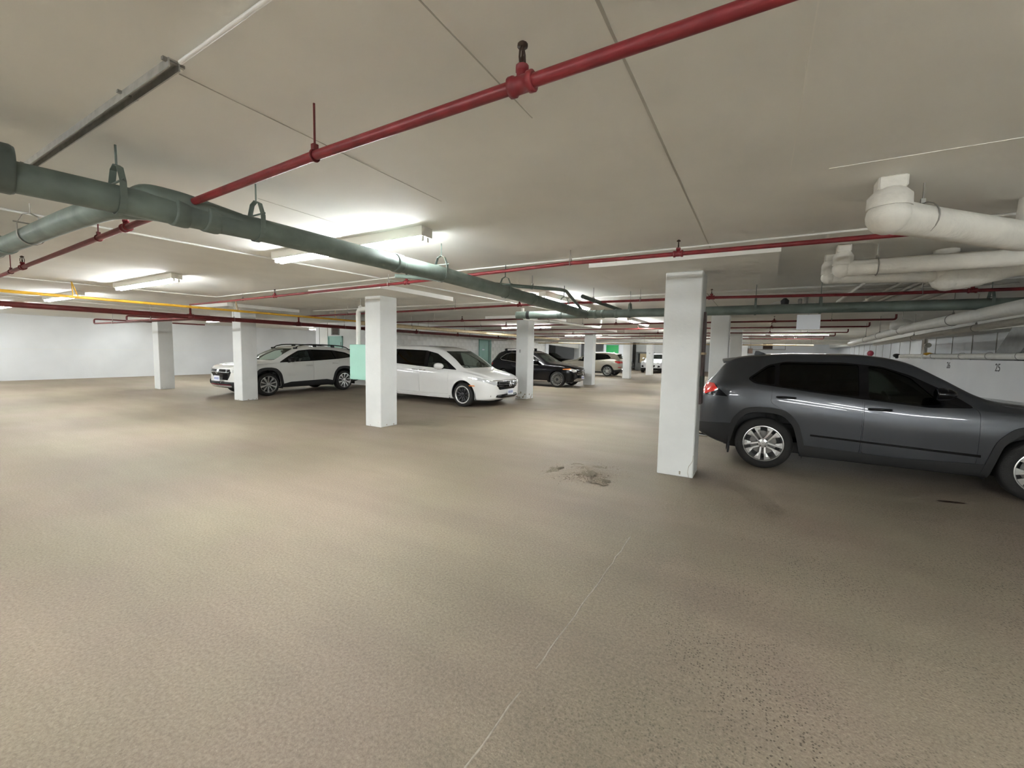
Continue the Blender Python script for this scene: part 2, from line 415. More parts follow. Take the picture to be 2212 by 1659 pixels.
# ---- walls
wl = struct('wall_left', MB().box(-27, -26.5, -9, 45, 0, CEIL), 'wall_white')
MB().box(-26.5, -26.485, -9, 45, 1.30, 1.312).build('formwork_joint', 'joint_light', wl)
wf = struct('wall_far', MB().box(-27, 6.2, 44, 45, 0, CEIL), 'wall_white')
wn = struct('wall_near', MB().box(-27, 6.2, -9, -8.5, 0, CEIL), 'wall_white')
wr = struct('wall_right', MB().box(4.6, 4.85, -8.5, 44, 0, 1.60), 'wall_white')
struct('trim_3', MB().box(4.85, 5.6, -8.5, 44, 1.40, 1.52), 'wall_white')
wu = struct('wall_right_upper', MB().box(5.6, 6.1, -8.5, 44, 0, CEIL), 'wall_white')
for yy in np.arange(9.0, 40, 1.55):
    MB().box(5.585, 5.6, yy, yy + 0.018, 1.5, 2.4).build('panel_joint', 'joint_dark', wu)
struct('trim_1', MB().box(5.0, 5.6, -8.5, 44, 2.36, CEIL), 'panel_paint')
# core of rooms with teal doors
wb = struct('wall_back', MB().box(-18.0, -13.03, 12.6, 26.9, 0, CEIL), 'block_white')
for zz in (0.0,):
    MB().box(-18.0, -17.75, 12.57, 12.6, 0, CEIL).build('pilaster', 'wall_white', wb)
MB().box(-17.18, -17.16, 12.585, 12.6, 0, CEIL).build('wall_joint', 'joint_dark', wb)
# blocks of the wall facing the parking row
MB().box(-13.03, -13.012, 12.6, 26.9, 0.0, CEIL).build('mortar_bed', 'mortar', wb)
bme = MB().box(-0.011, 0.012, -0.1965, 0.1965, -0.0975, 0.0975, 0.003).mesh()
bme.materials.append(M['block_white'])
hme = MB().box(-0.011, 0.012, -0.0965, 0.0965, -0.0975, 0.0975, 0.003).mesh(); hme.materials.append(M['block_white'])
DOORS_Y = [(18.72, 19.86)]
for c in range(14):
    z = 0.1 + c * 0.2
    if z + 0.095 > CEIL: break
    if c < 6:
        continue
    y = 12.6 + (0.2 if c % 2 == 0 else 0.4)
    if c % 2: mesh_obj('block', hme, None, wb, loc=(-13.012, 12.7, z))
    while y < 26.75:
        if not any(a < y + 0.19 and y - 0.19 < b for a, b in DOORS_Y) or z > 2.25:
            mesh_obj('block', bme, None, wb, loc=(-13.012, y, z))
        y += 0.4
# lower courses are hidden behind the parked cars: one joined piece
low = MB()
for c in range(6):
    y = 12.6 + (0.2 if c % 2 == 0 else 0.4)
    while y < 26.75:
        if not any(a < y + 0.19 and y - 0.19 < b for a, b in DOORS_Y):
            low.box(-13.023, -13.0, y - 0.193, y + 0.193, 0.005 + c * 0.2, 0.195 + c * 0.2)
        y += 0.4
lo = low.build('lower_blocks', 'block_white', wb); lo['kind'] = 'stuff'
put_text('10', 0.28, (-12.998, 17.5, 1.62), (0, 1, 0), 'number_grey', wb, 0.8)

# teal doors
def door(name, p0, p1, facing, ztop, mat='teal_paint'):
    """facing 'y' = looks to -Y at y=p0[1]; 'x' = looks to +X"""
    if facing == 'y':
        x0, y0 = p0; x1 = p1[0]
        d = struct(name, MB().box(x0 + 0.06, x1 - 0.06, y0 - 0.03, y0 + 0.02, 0.02, ztop - 0.06), mat)
        fr = MB().box(x0, x0 + 0.06, y0 - 0.06, y0, 0, ztop).box(x1 - 0.06, x1, y0 - 0.06, y0, 0, ztop).box(x0, x1, y0 - 0.06, y0, ztop - 0.06, ztop)
        fr.build('door_frame', mat, d)
        MB().tube([(x1 - 0.14, y0 - 0.03, 1.02), (x1 - 0.14, y0 - 0.08, 1.02), (x1 - 0.26, y0 - 0.08, 1.02)], 0.012, 8).build('door_handle', 'galv', d)
        MB().box(x1 - 0.085, x1 - 0.055, y0 - 0.07, y0 - 0.03, 1.7, 1.86).build('hinge', 'green_dark', d)
    else:
        X, y0 = p0; y1 = p1[1]
        d = struct(name, MB().box(X - 0.02, X + 0.03, y0 + 0.06, y1 - 0.06, 0.02, ztop - 0.06), mat)
        fr = MB().box(X, X + 0.06, y0, y0 + 0.06, 0, ztop).box(X, X + 0.06, y1 - 0.06, y1, 0, ztop).box(X, X + 0.06, y0, y1, ztop - 0.06, ztop)
        fr.build('door_frame', mat, d)
        MB().box(X + 0.03, X + 0.05, y1 - 0.24, y1 - 0.06, 0.02, ztop - 0.06).build('door_panel', 'teal_dark', d)
        MB().tube([(X + 0.03, y0 + 0.16, 1.02), (X + 0.08, y0 + 0.16, 1.02), (X + 0.08, y0 + 0.28, 1.02)], 0.012, 8).build('door_handle', 'galv', d)
        MB().box(X + 0.03, X + 0.034, y0 + 0.28, y0 + 0.50, 1.62, 1.68).build('door_sign', 'plate_white', d)
    return d
door('door_1', (-17.1, 12.6), (-16.12, 12.6), 'y', 2.13)
door('door_2', (-13.0, 18.72), (-13.0, 19.86), 'x', 2.2)
# brown louvred vent above door 1
vt = thing('wall_vent', 'brown louvred vent above the small teal door', 'vent', (-16.6, 12.6, 2.2))
MB().box(-16.86, -16.36, 12.55, 12.6, 2.17, 2.62).build('vent_frame', 'grey_duct', vt)
for k in range(8):
    zc = 2.21 + k * 0.052
    MB().add([(-16.78, 12.53, zc), (-16.38, 12.53, zc), (-16.38, 12.55, zc + 0.04), (-16.78, 12.55, zc + 0.04), (-16.78, 12.55, zc - 0.004), (-16.38, 12.55, zc - 0.004)],
             [(0, 1, 2, 3), (0, 4, 5, 1), (0, 3, 4), (1, 5, 2)]).build('slat', 'vent_brown', vt)

# far end beyond the block wall: piers, beam, bay, green sign
struct('wall_far_pier', MB().box(-13.3, -12.95, 26.9, 27.35, 0, CEIL), 'wall_white')
struct('trim_2', MB().prism([(27.35, 2.12), (33.2, 1.92), (33.2, CEIL), (27.35, CEIL)], 'x', -13.2, -12.98), 'panel_paint')
struct('trim_4', MB().box(-20, -13.2, 27.0, 27.3, 0, CEIL), 'grey_duct')
struct('wall_far_bay', MB().box(-20.2, -20.0, 26.9, 44, 0, CEIL), 'grey_duct')  # bay walls coloured dark grey to stand for the shade of an unlit bay
struct('wall_far_screen', MB().box(-13.1, -10.35, 40.0, 40.25, 0, CEIL), 'wall_white')
struct('wall_far_room', MB().box(-10.35, -5.2, 41.5, 41.7, 0, CEIL), 'block_white')
gs = thing('wall_sign', 'plain bright green rectangular sign on the far white wall', 'sign', (-12.2, 39.98, 1.55))
MB().box(-12.78, -11.62, 39.94, 39.99, 1.52, 2.35).build('sign_panel', 'sign_green', gs)
fr = MB()
for a in ((-12.82, -12.78, 1.48, 2.39), (-11.62, -11.58, 1.48, 2.39), (-12.82, -11.58, 2.35, 2.39), (-12.82, -11.58, 1.48, 1.52)):
    fr.box(a[0], a[1], 39.93, 39.99, a[2], a[3])
fr.build('sign_frame', 'teal_paint', gs)
# grey garage hatch behind the white car
hatch = thing('service_hatch', 'grey framed service hatch with tan panel on the far wall beside the white car', 'hatch', (-9.6, 41.5, 0))
MB().box(-10.3, -8.6, 41.44, 41.5, 0, 1.75).build('hatch_frame', 'grey_duct', hatch)
MB().box(-10.05, -8.95, 41.40, 41.44, 0.75, 1.6).build('hatch_panel', 'beige_pipe', hatch)
for xa in (-10.08, -9.08): MB().box(xa, xa + 0.16, 41.38, 41.42, 0.7, 1.62).build('hatch_edge', 'pipe_black', hatch)

# ================================================================== COLUMNS
COLW = 0.45
def column(cx, cy, label, number=None, flaky=False, crack=False):
    c = thing('column', label, 'column', (cx, cy, 0), group='white concrete columns')
    h = COLW / 2
    MB().box(cx - h, cx + h, cy - h, cy + h, -0.005, PANEL + 0.005, 0.012).build('shaft', 'column_white', c)
    MB().box(cx - 1.015, cx + 1.015, cy - 0.94, cy + 1.09, PANEL, CEIL + 0.01).build('drop_panel', 'panel_paint', ceiling)
    if number: put_text(number, 0.15, (cx + (-0.07 if number == '8' else 0), cy - h - 0.001, 1.6 if number == '8' else 1.62), (1, 0, 0), 'number_black', c, 0.8)
    # scuffs and flaking paint at the foot
    n = 26 if flaky else (9 if crack else 5)
    sc = MB()
    for k in range(n):
        face = random.choice(('y', 'x')); u = random.uniform(-h + 0.05, h - 0.05); z = abs(random.gauss(0, 0.11 if flaky else 0.05)) + 0.012
        r = random.uniform(0.012, 0.04) if flaky else random.uniform(0.006, 0.02); m = 7; vs = []
        for i in range(m):
            a = 2 * math.pi * i / m; q = r * random.uniform(0.5, 1.2)
            du, dz = q * math.cos(a) * 0.9, q * math.sin(a)
            vs.append((cx + u + du, cy - h - 0.0015, max(0.001, z + dz)) if face == 'y' else (cx + h + 0.0015, cy + u + du, max(0.001, z + dz)))
        sc.add(vs, [tuple(range(m))])
    sc.build('flaked_paint' if flaky else 'scuff', 'column_scuff', c)
    if crack:
        p = [(cx + h - 0.05, 0.005), (cx + h - 0.065, 0.07), (cx + h - 0.055, 0.15), (cx + h - 0.03, 0.19), (cx + h - 0.012, 0.23), (cx + h - 0.008, 0.30)]
        MB().tube([(a, cy - h + 0.0, b) for a, b in p], 0.003, 5).build('crack', 'column_scuff', c)
    return c
COLS = [
 (-0.885, 6.055, 'nearest white column, beside the tail of the grey car', None, False, True),
 (-6.785, 6.235, 'white column with the pale green panel box on its back', None, False, False),
 (-13.225, 6.895, 'white column standing before the front wing of the off-white wagon', None, False, False),
 (-18.735, 6.935, 'white column farthest left, alone before the long white wall', None, False, False),
 (-6.905, 12.705, 'white column marked 8 with flaking paint, beside the minivan nose', '8', True, False),
 (-7.31, 20.21, 'white column in front of the black car grille', None, False, False),
 (-7.265, 27.045, 'white column in front of the tail of the beige car', None, False, False),
 (-7.05, 32.5, 'white column marked 14 in front of the distant white car', '14', False, False),
 (-0.95, 12.83, 'white column rising just behind the grey car roof spoiler', None, False, False),
 (-0.88, 20.2, 'second white column in the row behind the grey car', None, False, False),
 (-0.80, 27.1, 'third and thinnest white column in the row behind the grey car', None, False, False),
 (-13.15, 33.4, 'bright white column left of the green sign, behind the beige car hood', None, False, False),
]
COLOBJ = [column(*c) for c in COLS]
# corner guard on the nearest column
cg = thing('corner_guard', 'dark brown scuffed guard strip on the side of the nearest column', 'guard', (-0.66, 6.1, 0.95))
MB().add([(-0.659, 6.02, 0.95), (-0.659, 6.24, 0.95), (-0.659, 6.25, 1.9), (-0.659, 6.2, 2.12), (-0.659, 6.1, 2.16), (-0.659, 6.04, 1.9),
          (-0.63, 6.02, 0.95), (-0.63, 6.24, 0.95), (-0.63, 6.25, 1.9), (-0.63, 6.2, 2.12), (-0.63, 6.1, 2.16), (-0.63, 6.04, 1.9)],
         [(0, 1, 2, 3, 4, 5), (11, 10, 9, 8, 7, 6)] + [(i, 6 + i, 6 + (i + 1) % 6, (i + 1) % 6) for i in range(6)]).build('guard_strip', 'dark_plate', cg)
MB().box(-0.659, -0.622, 6.0, 6.27, 1.60, 1.63).build('strap', 'beige_pipe', cg)
MB().box(-0.659, -0.625, 6.01, 6.26, 1.18, 1.32).build('lower_pad', 'dark_green', cg)

# ================================================================== PIPEWORK
def fillet(pts, r, n=5):
    pts = [Vector(p) for p in pts]; out = [pts[0]]
    for i in range(1, len(pts) - 1):
        a, b, c = pts[i - 1], pts[i], pts[i + 1]; u = (a - b); v = (c - b)
        k = min(r, u.length * 0.45, v.length * 0.45); p, q = b + u.normalized() * k, b + v.normalized() * k
        for j in range(n + 1):
            t = j / n; out.append(p * (1 - t) ** 2 + b * 2 * t * (1 - t) + q * t * t)
    out.append(pts[-1]); return out
def at(pts, val, ax):
    """point on polyline where coordinate ax == val"""
    for a, b in zip(pts, pts[1:]):
        lo, hi = sorted((a[ax], b[ax]))
        if lo - 1e-6 <= val <= hi + 1e-6 and hi - lo > 1e-9:
            t = (val - a[ax]) / (b[ax] - a[ax]); return Vector(a) * (1 - t) + Vector(b) * t
    return Vector(pts[-1])
def ring(mb, c, axis, R, r, n=20, m=6):
    ax = Vector(axis).normalized(); ref = Vector((0, 0, 1)) if abs(ax.z) < .9 else Vector((1, 0, 0)); u = ax.cross(ref).normalized(); v = ax.cross(u)
    mb.tube([Vector(c) + (u * math.cos(a) + v * math.sin(a)) * R for a in [2 * math.pi * i / n for i in range(n)]], r, m, closed=True)
def hanger(root, p, axis, r, mat='rod', kind='ring', zc=CEIL):
    m = MB(); p = Vector(p)
    if kind == 'ring':
        ring(m, p, axis, r + 0.004, 0.0045)
        m.tube([p + Vector((0, 0, r + 0.004)), (p.x, p.y, zc + 0.004)], 0.0055, 6)
        m.box(p.x - 0.012, p.x + 0.012, p.y - 0.012, p.y + 0.012, p.z + r, p.z + r + 0.03)
    elif kind == 'clevis':
        ax = Vector(axis).normalized(); sd = Vector((-ax.y, ax.x, 0)); wv = 0.016; R = r + 0.006
        # strap arch over and under the pipe
        loop = [p + sd * (R * math.cos(a)) + Vector((0, 0, R * math.sin(a))) for a in [math.pi + math.pi * i / 8 for i in range(9)]]
        top = [p + sd * (R * 0.98) + Vector((0, 0, R * 1.0)), p + sd * (R * 0.55) + Vector((0, 0, R * 2.0)), p + Vector((0, 0, R * 2.25)),
               p - sd * (R * 0.55) + Vector((0, 0, R * 2.0)), p - sd * (R * 0.98) + Vector((0, 0, R * 1.0))]
        path = loop + top; n = len(path); vs = []; fs = []
        c0 = p + Vector((0, 0, R * 0.5))
        for q in path:
            o = (q - c0).normalized() * 0.004
            vs += [q - ax * wv, q + ax * wv, q + ax * wv + o, q - ax * wv + o]
        for i in range(n):
            a, b = i * 4, ((i + 1) % n) * 4
            for k in range(4): fs.append((a + k, a + (k + 1) % 4, b + (k + 1) % 4, b + k))
        m.add(vs, fs)
        m.tube([p + Vector((0, 0, R * 2.2)), (p.x, p.y, zc + 0.004)], 0.006, 6)
        m.tube([p + sd * (R * 1.25) + Vector((0, 0, R * 1.15)), p - sd * (R * 1.25) + Vector((0, 0, R * 1.15))], 0.006, 6)
    m.build('hanger', mat, root)
def sprinkler(root, p, axis, r, up=0.10, mat='red_pipe'):
    p = Vector(p); ax = Vector(axis).normalized()
    t = MB().lathe(p - ax * 0.045, ax, [(0, r * 1.1), (0.0, r * 1.55), (0.018, r * 1.55), (0.02, r * 1.3), (0.07, r * 1.3), (0.072, r * 1.55), (0.09, r * 1.55), (0.09, r * 1.1)], 14)
    t.lathe(p, (0, 0, 1), [(0, r * 0.9), (r * 1.9, r * 0.9), (r * 1.9, r * 1.05), (r * 2.7, r * 1.05)], 10)
    tee = t.build('tee', mat, root)
    b = p.z + r * 2.7; sd = Vector((-ax.y, ax.x, 0)); h = MB()
    for s in (1, -1):
        h.tube([Vector((p.x, p.y, b)) + sd * (s * 0.014), Vector((p.x, p.y, b + 0.02)) + sd * (s * 0.019), Vector((p.x, p.y, b + 0.045)) + sd * (s * 0.016), Vector((p.x, p.y, b + 0.062)) + sd * (s * 0.006)], 0.0035, 6)
    h.lathe((p.x, p.y, b), (0, 0, 1), [(0, 0.014), (0.004, 0.014), (0.006, 0.006), (0.02, 0.008), (0.035, 0.004), (0.062, 0.004), (0.062, 0.018), (0.07, 0.018), (0.078, 0.008)], 10)
    h.build('sprinkler_head', 'brown_metal', tee)
def coupling(root, p, axis, r, mat, ln=0.09, bolts=True):
    p = Vector(p); ax = Vector(axis).normalized()
    c = MB().lathe(p - ax * ln / 2, ax, [(0, r), (0, r + 0.006), (0.012, r + 0.009), (ln - 0.012, r + 0.009), (ln, r + 0.006), (ln, r)], 24).build('coupling', mat, root)
    if bolts:
        sd = Vector((-ax.y, ax.x, 0))
        if sd.dot(-p) < 0: sd = -sd
        for k in (-0.28, 0.28):
            q = p + ax * ln * k + sd * (r * 0.75) + Vector((0, 0, r * 0.75))
            MB().tube([q - Vector((0, 0, 0.014)), q + Vector((0, 0, 0.014))], 0.008, 6).build('bolt', 'galv', c)

def pipe_run(name, label, cat, pts, r, mat, hang=(), sprk=(), ax=0, hmat='rod', hkind='ring', group=None, fl=0.0, n=14, spmat=None):
    base = Vector(pts[0])
    root = thing(name, label, cat, tuple(base), group=group)
    path = fillet(pts, fl) if fl > 0 else pts
    MB().tube(path, r, n).build('pipe', mat, root)
    axis = (1, 0, 0) if ax == 0 else (0, 1, 0)
    for hv in hang: hanger(root, at(pts, hv, ax), axis, r, hmat, hkind)
    for sv in sprk: sprinkler(root, at(pts, sv, ax), axis, r, mat=spmat or mat)
    return root
SPR = 'sprinkler branch pipes'
R1 = [(4.5, 1.30, 2.5), (-1.9, 1.31, 2.5), (-4.2, 1.385, 2.5), (-9.1, 1.55, 2.5), (-12.2, 1.62, 2.5)]
pipe_run('sprinkler_pipe', 'thick red sprinkler pipe crossing the ceiling nearest the camera', 'pipe', R1, 0.0215, 'red_pipe', (-1.86, -4.95, -8.4), (-0.745, -4.3, -7.75), group=SPR, hmat='red_dark')
R2 = [(4.5, 4.66, 2.59), (0.08, 4.53, 2.59), (-1.9, 4.47, 2.59), (-4.5, 4.72, 2.59), (-10.2, 5.02, 2.59), (-12.2, 5.1, 2.59)]
pipe_run('sprinkler_pipe', 'bright red sprinkler pipe passing just before the nearest column top', 'pipe', R2, 0.021, 'red_pipe', (-1.88, -5.0, -9.6, 2.4), (-0.75, -4.6, -8.3), group=SPR)
R3 = [(4.5, 8.1, 2.52), (1.4, 7.98, 2.52), (-0.7, 7.57, 2.52), (-4.4, 7.45, 2.52), (-7.7, 7.7, 2.52), (-12.2, 7.95, 2.52)]
pipe_run('sprinkler_pipe', 'red sprinkler pipe running above the grey car just before the green pipe', 'pipe', R3, 0.022, 'red_pipe', (-1.84, -5.9, -9.8, 1.9), (-0.72, -4.2, -8.0, 2.4), group=SPR)
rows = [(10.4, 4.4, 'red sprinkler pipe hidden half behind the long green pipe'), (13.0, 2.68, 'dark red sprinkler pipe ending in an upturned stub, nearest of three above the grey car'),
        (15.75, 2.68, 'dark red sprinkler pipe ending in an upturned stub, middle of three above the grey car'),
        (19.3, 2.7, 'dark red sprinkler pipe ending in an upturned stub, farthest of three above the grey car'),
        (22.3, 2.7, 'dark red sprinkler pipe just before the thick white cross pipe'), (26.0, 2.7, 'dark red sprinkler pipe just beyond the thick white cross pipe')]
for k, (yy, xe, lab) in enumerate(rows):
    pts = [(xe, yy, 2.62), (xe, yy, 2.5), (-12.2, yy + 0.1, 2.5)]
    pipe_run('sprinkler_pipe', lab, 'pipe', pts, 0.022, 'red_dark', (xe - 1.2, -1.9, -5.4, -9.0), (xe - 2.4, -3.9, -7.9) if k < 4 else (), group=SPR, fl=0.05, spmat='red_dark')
mp = [(-12.2, 0.2, 2.3), (-12.2, 27.2, 2.3)]
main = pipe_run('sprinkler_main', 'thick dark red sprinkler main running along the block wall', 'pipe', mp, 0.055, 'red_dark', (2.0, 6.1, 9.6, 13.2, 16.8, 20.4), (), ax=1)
for yy in (1.62, 5.1, 7.95, 10.5, 13.1, 15.85, 19.4, 22.4, 26.1):
    z1 = {1.62: 2.5, 5.1: 2.59, 7.95: 2.52}.get(yy, 2.5)
    MB().lathe((-12.2, yy, 2.3), (0, 0, 1), [(0.03, 0.034), (0.075, 0.034), (0.075, 0.024), (z1 - 2.3, 0.022)], 12).build('riser', 'red_dark', main)
    MB().lathe((-12.2, yy - 0.07, 2.3), (0, 1, 0), [(0, 0.055), (0, 0.064), (0.14, 0.064), (0.14, 0.055)], 18).build('coupling', 'red_dark', main)
# two looped red stubs left of the main
for (xe, yy, zt, lab) in ((-19.6, 5.35, 2.42, 'red pipe stub with a hooked end, left one under the sprinkler main'), (-16.4, 5.2, 2.44, 'red pipe stub with a hooked end, right one under the sprinkler main')):
    pipe_run('pipe_stub', lab, 'pipe', [(xe + 0.3, yy + 3.2, zt), (xe, yy, zt), (xe, yy, zt - 0.15), (-12.2, yy + 0.15, zt - 0.14)], 0.024, 'red_dark', (xe + 1.5,), (), group='hooked red pipe stubs', fl=0.06)
yp = pipe_run('gas_pipe', 'yellow gas pipe hung from V straps over the left bay', 'pipe', [(-11.1, 0.2, 2.455), (-11.1, 9.2, 2.455)], 0.027, 'yellow_paint', (), (), ax=1)
for yy in (2.75, 5.6, 8.4):
    MB().tube([(-11.06, yy, 2.48), (-11.1, yy, CEIL)], 0.009, 6).tube([(-11.16, yy + 0.09, 2.48), (-11.1, yy, CEIL)], 0.009, 6).build('strap', 'yellow_paint' if yy < 3 else 'beige_pipe', yp)
pipe_run('gas_pipe', 'beige painted pipe running back over the minivan and black car', 'pipe', [(-10.5, 8.8, 2.36), (-10.45, 12.0, 2.36), (-10.35, 23.2, 2.36)], 0.055, 'beige_pipe', (11.0, 14.0, 17.0, 20.0), (), ax=1)
pipe_run('gas_pipe', 'thin tan pipe beside the beige pipe over the minivan', 'pipe', [(-11.1, 9.2, 2.455), (-10.85, 23.0, 2.44)], 0.025, 'beige_pipe', (12.5, 16.0, 19.5), (), ax=1)
pipe_run('drain_pipe', 'thick white pipe crossing the far bays from the beige pipe to the right wall', 'pipe', [(-12.4, 23.5, 2.30), (-4, 23.5, 2.30), (3.4, 23.7, 2.26)], 0.1, 'white_pipe', (-10.5, -7.9, -5.4, -2.9, -0.4, 2.0), (), n=18)
pipe_run('drain_pipe', 'thin tan pipe slung under the far white cross pipe', 'pipe', [(-12.4, 24.6, 2.16), (2.2, 24.8, 2.14)], 0.03, 'beige_pipe', (-10, -6, -2, 1.5), ())

# green drain
GM = [(-3.38, 0.05, 2.44), (-3.33, 0.6, 2.435), (-3.12, 1.73, 2.425), (-3.01, 3.61, 2.415), (-2.96, 4.9, 2.385), (-2.95, 7.85, 2.335)]
gp = pipe_run('drain_main', 'fat green drain pipe slanting back across the ceiling on clevis hangers', 'pipe', GM, 0.079, 'green_pipe', (1.02, 1.73, 3.61, 4.86, 6.8), (), ax=1, hmat='green_pipe', hkind='clevis', n=28)
MB().lathe(Vector(GM[0]) + Vector((0, 0, 0.032)), Vector(GM[1]) - Vector(GM[0]), [(-0.2, 0.09), (-0.2, 0.12), (0.575, 0.122), (0.59, 0.115), (0.59, 0.08)], 28).build('hub', 'green_dark', gp)
for yy in (1.30, 1.46, 3.0, 5.6): coupling(gp, at(GM, yy, 1), (0.06, -1, 0), 0.079, 'green_pipe')
gb = pipe_run('drain_branch', 'green branch drain leading off left from the fat green pipe', 'pipe', [(-8.6, 1.12, 2.52), (-4.2, 1.07, 2.47), (-3.5, 1.09, 2.46), (-3.18, 1.45, 2.45)], 0.072, 'green_pipe', (-5.26, -6.6), (), hmat='rod', hkind='clevis', fl=0.28, n=24)
coupling(gb, (-6.1, 1.09, 2.49), (1, 0, 0), 0.072, 'green_pipe', bolts=False)
# wye hump on top of the main
wyp = fillet([(-3.36, 1.12, 2.47), (-3.24, 1.14, 2.505), (-3.18, 1.3, 2.495), (-3.12, 1.62, 2.445)], 0.12)
wy = MB().tube(wyp, 0.058, 18)
wy.build('wye', 'green_pipe', gp)
G2 = [(-4.35, 7.6, 2.335), (-2.95, 7.85, 2.335), (0.8, 7.9, 2.335), (4.5, 8.25, 2.35)]
g2 = pipe_run('drain_main', 'long green drain pipe crossing behind the nearest column over the grey car', 'pipe', G2, 0.075, 'green_pipe', (-2.1, -0.1, 0.75, 2.6), (), hmat='green_pipe', hkind='clevis', n=24)
coupling(g2, (-4.1, 7.65, 2.335), (1, 0.17, 0), 0.075, 'pipe_black', 0.07, False); coupling(g2, (-3.45, 7.76, 2.335), (1, 0.17, 0), 0.075, 'green_dark', 0.09, False)
for xx in (-2.75, -2.6, -2.35): coupling(g2, at(G2, xx, 0), (1, 0, 0), 0.075, 'green_pipe', 0.05, False)
pipe_run('vent_pipe', 'slim green vent pipe bending down into the green pipe junction', 'pipe', [(-4.2, 4.1, 2.56), (-3.3, 5.3, 2.56), (-2.66, 6.15, 2.56), (-2.95, 7.6, 2.42)], 0.026, 'green_pipe', (4.6, 5.7), (), ax=1, fl=0.12)
pipe_run('vent_pipe', 'short dark green pipe sloping away beside the green pipe junction', 'pipe', [(-2.6, 6.75, 2.53), (-2.48, 8.6, 2.47)], 0.034, 'green_dark', (7.2,), (), ax=1)

pipe_run('drain_pipe', 'pale grey pipe slanting back above the column marked 8', 'pipe', [(-5.47, 9.88, 2.74), (-5.46, 9.9, 2.47), (-5.38, 10.2, 2.47), (-4.8, 14.2, 2.47), (-4.79, 14.25, 2.74)], 0.045, 'white_pipe', (11.0, 13.0), (), ax=1, fl=0.1)
# white insulated drains on the right
def trap(name, label, x, y, zc, r, end, bulb=1.2, up=False):
    root = thing(name, label, 'pipe', (x, y, CEIL), group='white insulated drains')
    MB().box(x - r * .75, x + r * .75, y - r * .75, y + r * .75, CEIL - 0.075, CEIL + 0.003, 0.01).build('ceiling_collar', 'lagging', root)
    e = Vector(end); d = (e - Vector((x, y, zc))); d.normalize()
    m = MB(); rr = r * bulb
    m.tube([(x, y, CEIL - 0.07), (x, y, CEIL - 0.11), (x, y, zc + rr * 0.4)], [r * 0.8, rr * 0.98, rr], 22)
    m.ball((x, y, zc + 0.0), rr, 22)
    m.build('elbow', 'lagging', root)
    p0 = Vector((x, y, zc))
    tail = fillet([p0 + d * 0.3, e, (e.x + d.x * 0.02, e.y + d.y * 0.02, CEIL + 0.003)], 0.12)[1:] if up else [e]
    MB().tube([p0, p0 + d * 0.10, p0 + d * 0.22] + tail, [rr * 0.9, rr * 0.9] + [r] * (1 + len(tail)), 22).build('pipe', 'lagging', root)
    return root
t1 = trap('insulated_drain', 'big white lagged pipe elbow dropping from the ceiling, nearest at right', 0.66, 3.60, 2.505, 0.098, (1.60, 4.42, 2.45), 1.18, True)
hanger(t1, (0.86, 3.775, 2.505), (0.76, 0.65, 0), 0.1)
t2 = trap('insulated_drain', 'white lagged elbow and pipe running right, in front of its twin', 0.68, 5.48, 2.50, 0.078, (4.5, 5.5, 2.51), 1.12)
hanger(t2, (0.95, 5.48, 2.5), (1, 0, 0), 0.08)
t3 = trap('insulated_drain', 'small white lagged elbow peeking out left of the twin pipe', 0.62, 5.95, 2.49, 0.066, (1.52, 6.1, 2.47), 1.1)
t4 = thing('insulated_trap', 'bulbous white lagged drain trap hanging at right above the grey car', 'pipe', (1.62, 6.15, 2.735), group='white insulated drains')
MB().lathe((1.62, 6.15, 2.58), (0, 0, 1), [(0.0, 0.075), (0.125, 0.075), (0.125, 0.10), (0.157, 0.10)], 18).build('ceiling_collar', 'lagging', t4)
MB().tube(fillet([(1.6, 6.15, 2.62), (1.6, 6.15, 2.44), (1.85, 6.15, 2.46), (2.15, 6.17, 2.53), (4.5, 6.2, 2.55)], 0.16), [0.125] * 8 + [0.118] * 3 + [0.105] * 3 + [0.09] * (len(fillet([(1.6, 6.15, 2.62), (1.6, 6.15, 2.44), (1.85, 6.15, 2.46), (2.15, 6.17, 2.53), (4.5, 6.2, 2.55)], 0.16)) - 14), 22).ball((1.64, 6.15, 2.45), 0.138, 22).build('trap_body', 'lagging', t4)
for k, (xx, y0, y1, lab) in enumerate(((1.29, 7.2, 10.7, 'leftmost'), (1.73, 7.0, 11.3, 'second from left'), (1.95, 7.0, 11.3, 'third from left'), (2.07, 7.2, 11.4, 'fourth from left'), (2.45, 8.6, 11.6, 'fifth from left'), (2.7, 8.9, 11.7, 'rightmost'))):
    pipe_run('ceiling_conduit', 'slim white pipe fixed along the ceiling over the grey car, %s of six' % lab, 'pipe', [(xx, y0, CEIL - 0.025), (xx, y1, CEIL - 0.025)], 0.024, 'white_pipe', (), (), ax=1, group='slim white ceiling pipes at right')
wd = pipe_run('drain_pipe', 'fat white pipe descending along the right wall to the far cross pipe', 'pipe', [(2.5, 6.45, 2.74), (2.5, 6.5, 2.2), (2.52, 10.5, 2.2), (2.6, 12.5, 2.2), (3.1, 19.5, 2.2), (3.4, 23.7, 2.2)], 0.085, 'white_pipe', (9.0, 12.0, 15.0, 18.0), (), ax=1, n=18, fl=0.15)
MB().lathe((2.58, 12.0, 2.23), (0, 0, 1), [(-0.02, 0.12), (0.0, 0.2), (0.13, 0.2), (0.2, 0.08)], 20).build('clean_out', 'white_pipe', wd)
pipe_run('drain_pipe', 'second white pipe running below and right of the descending fat white pipe', 'pipe', [(3.15, 7.4, 2.74), (3.15, 7.45, 2.17), (3.3, 13.0, 2.14), (3.6, 20, 2.1)], 0.06, 'white_pipe', (10.5, 14.5), (), ax=1, fl=0.15)
lp = pipe_run('ledge_pipe', 'white jacketed pipe lying on the low wall ledge above number 25', 'pipe', [(4.78, 7.0, 1.69), (4.78, 22.0, 1.69)], 0.075, 'white_pipe', (), (), ax=1, n=18)
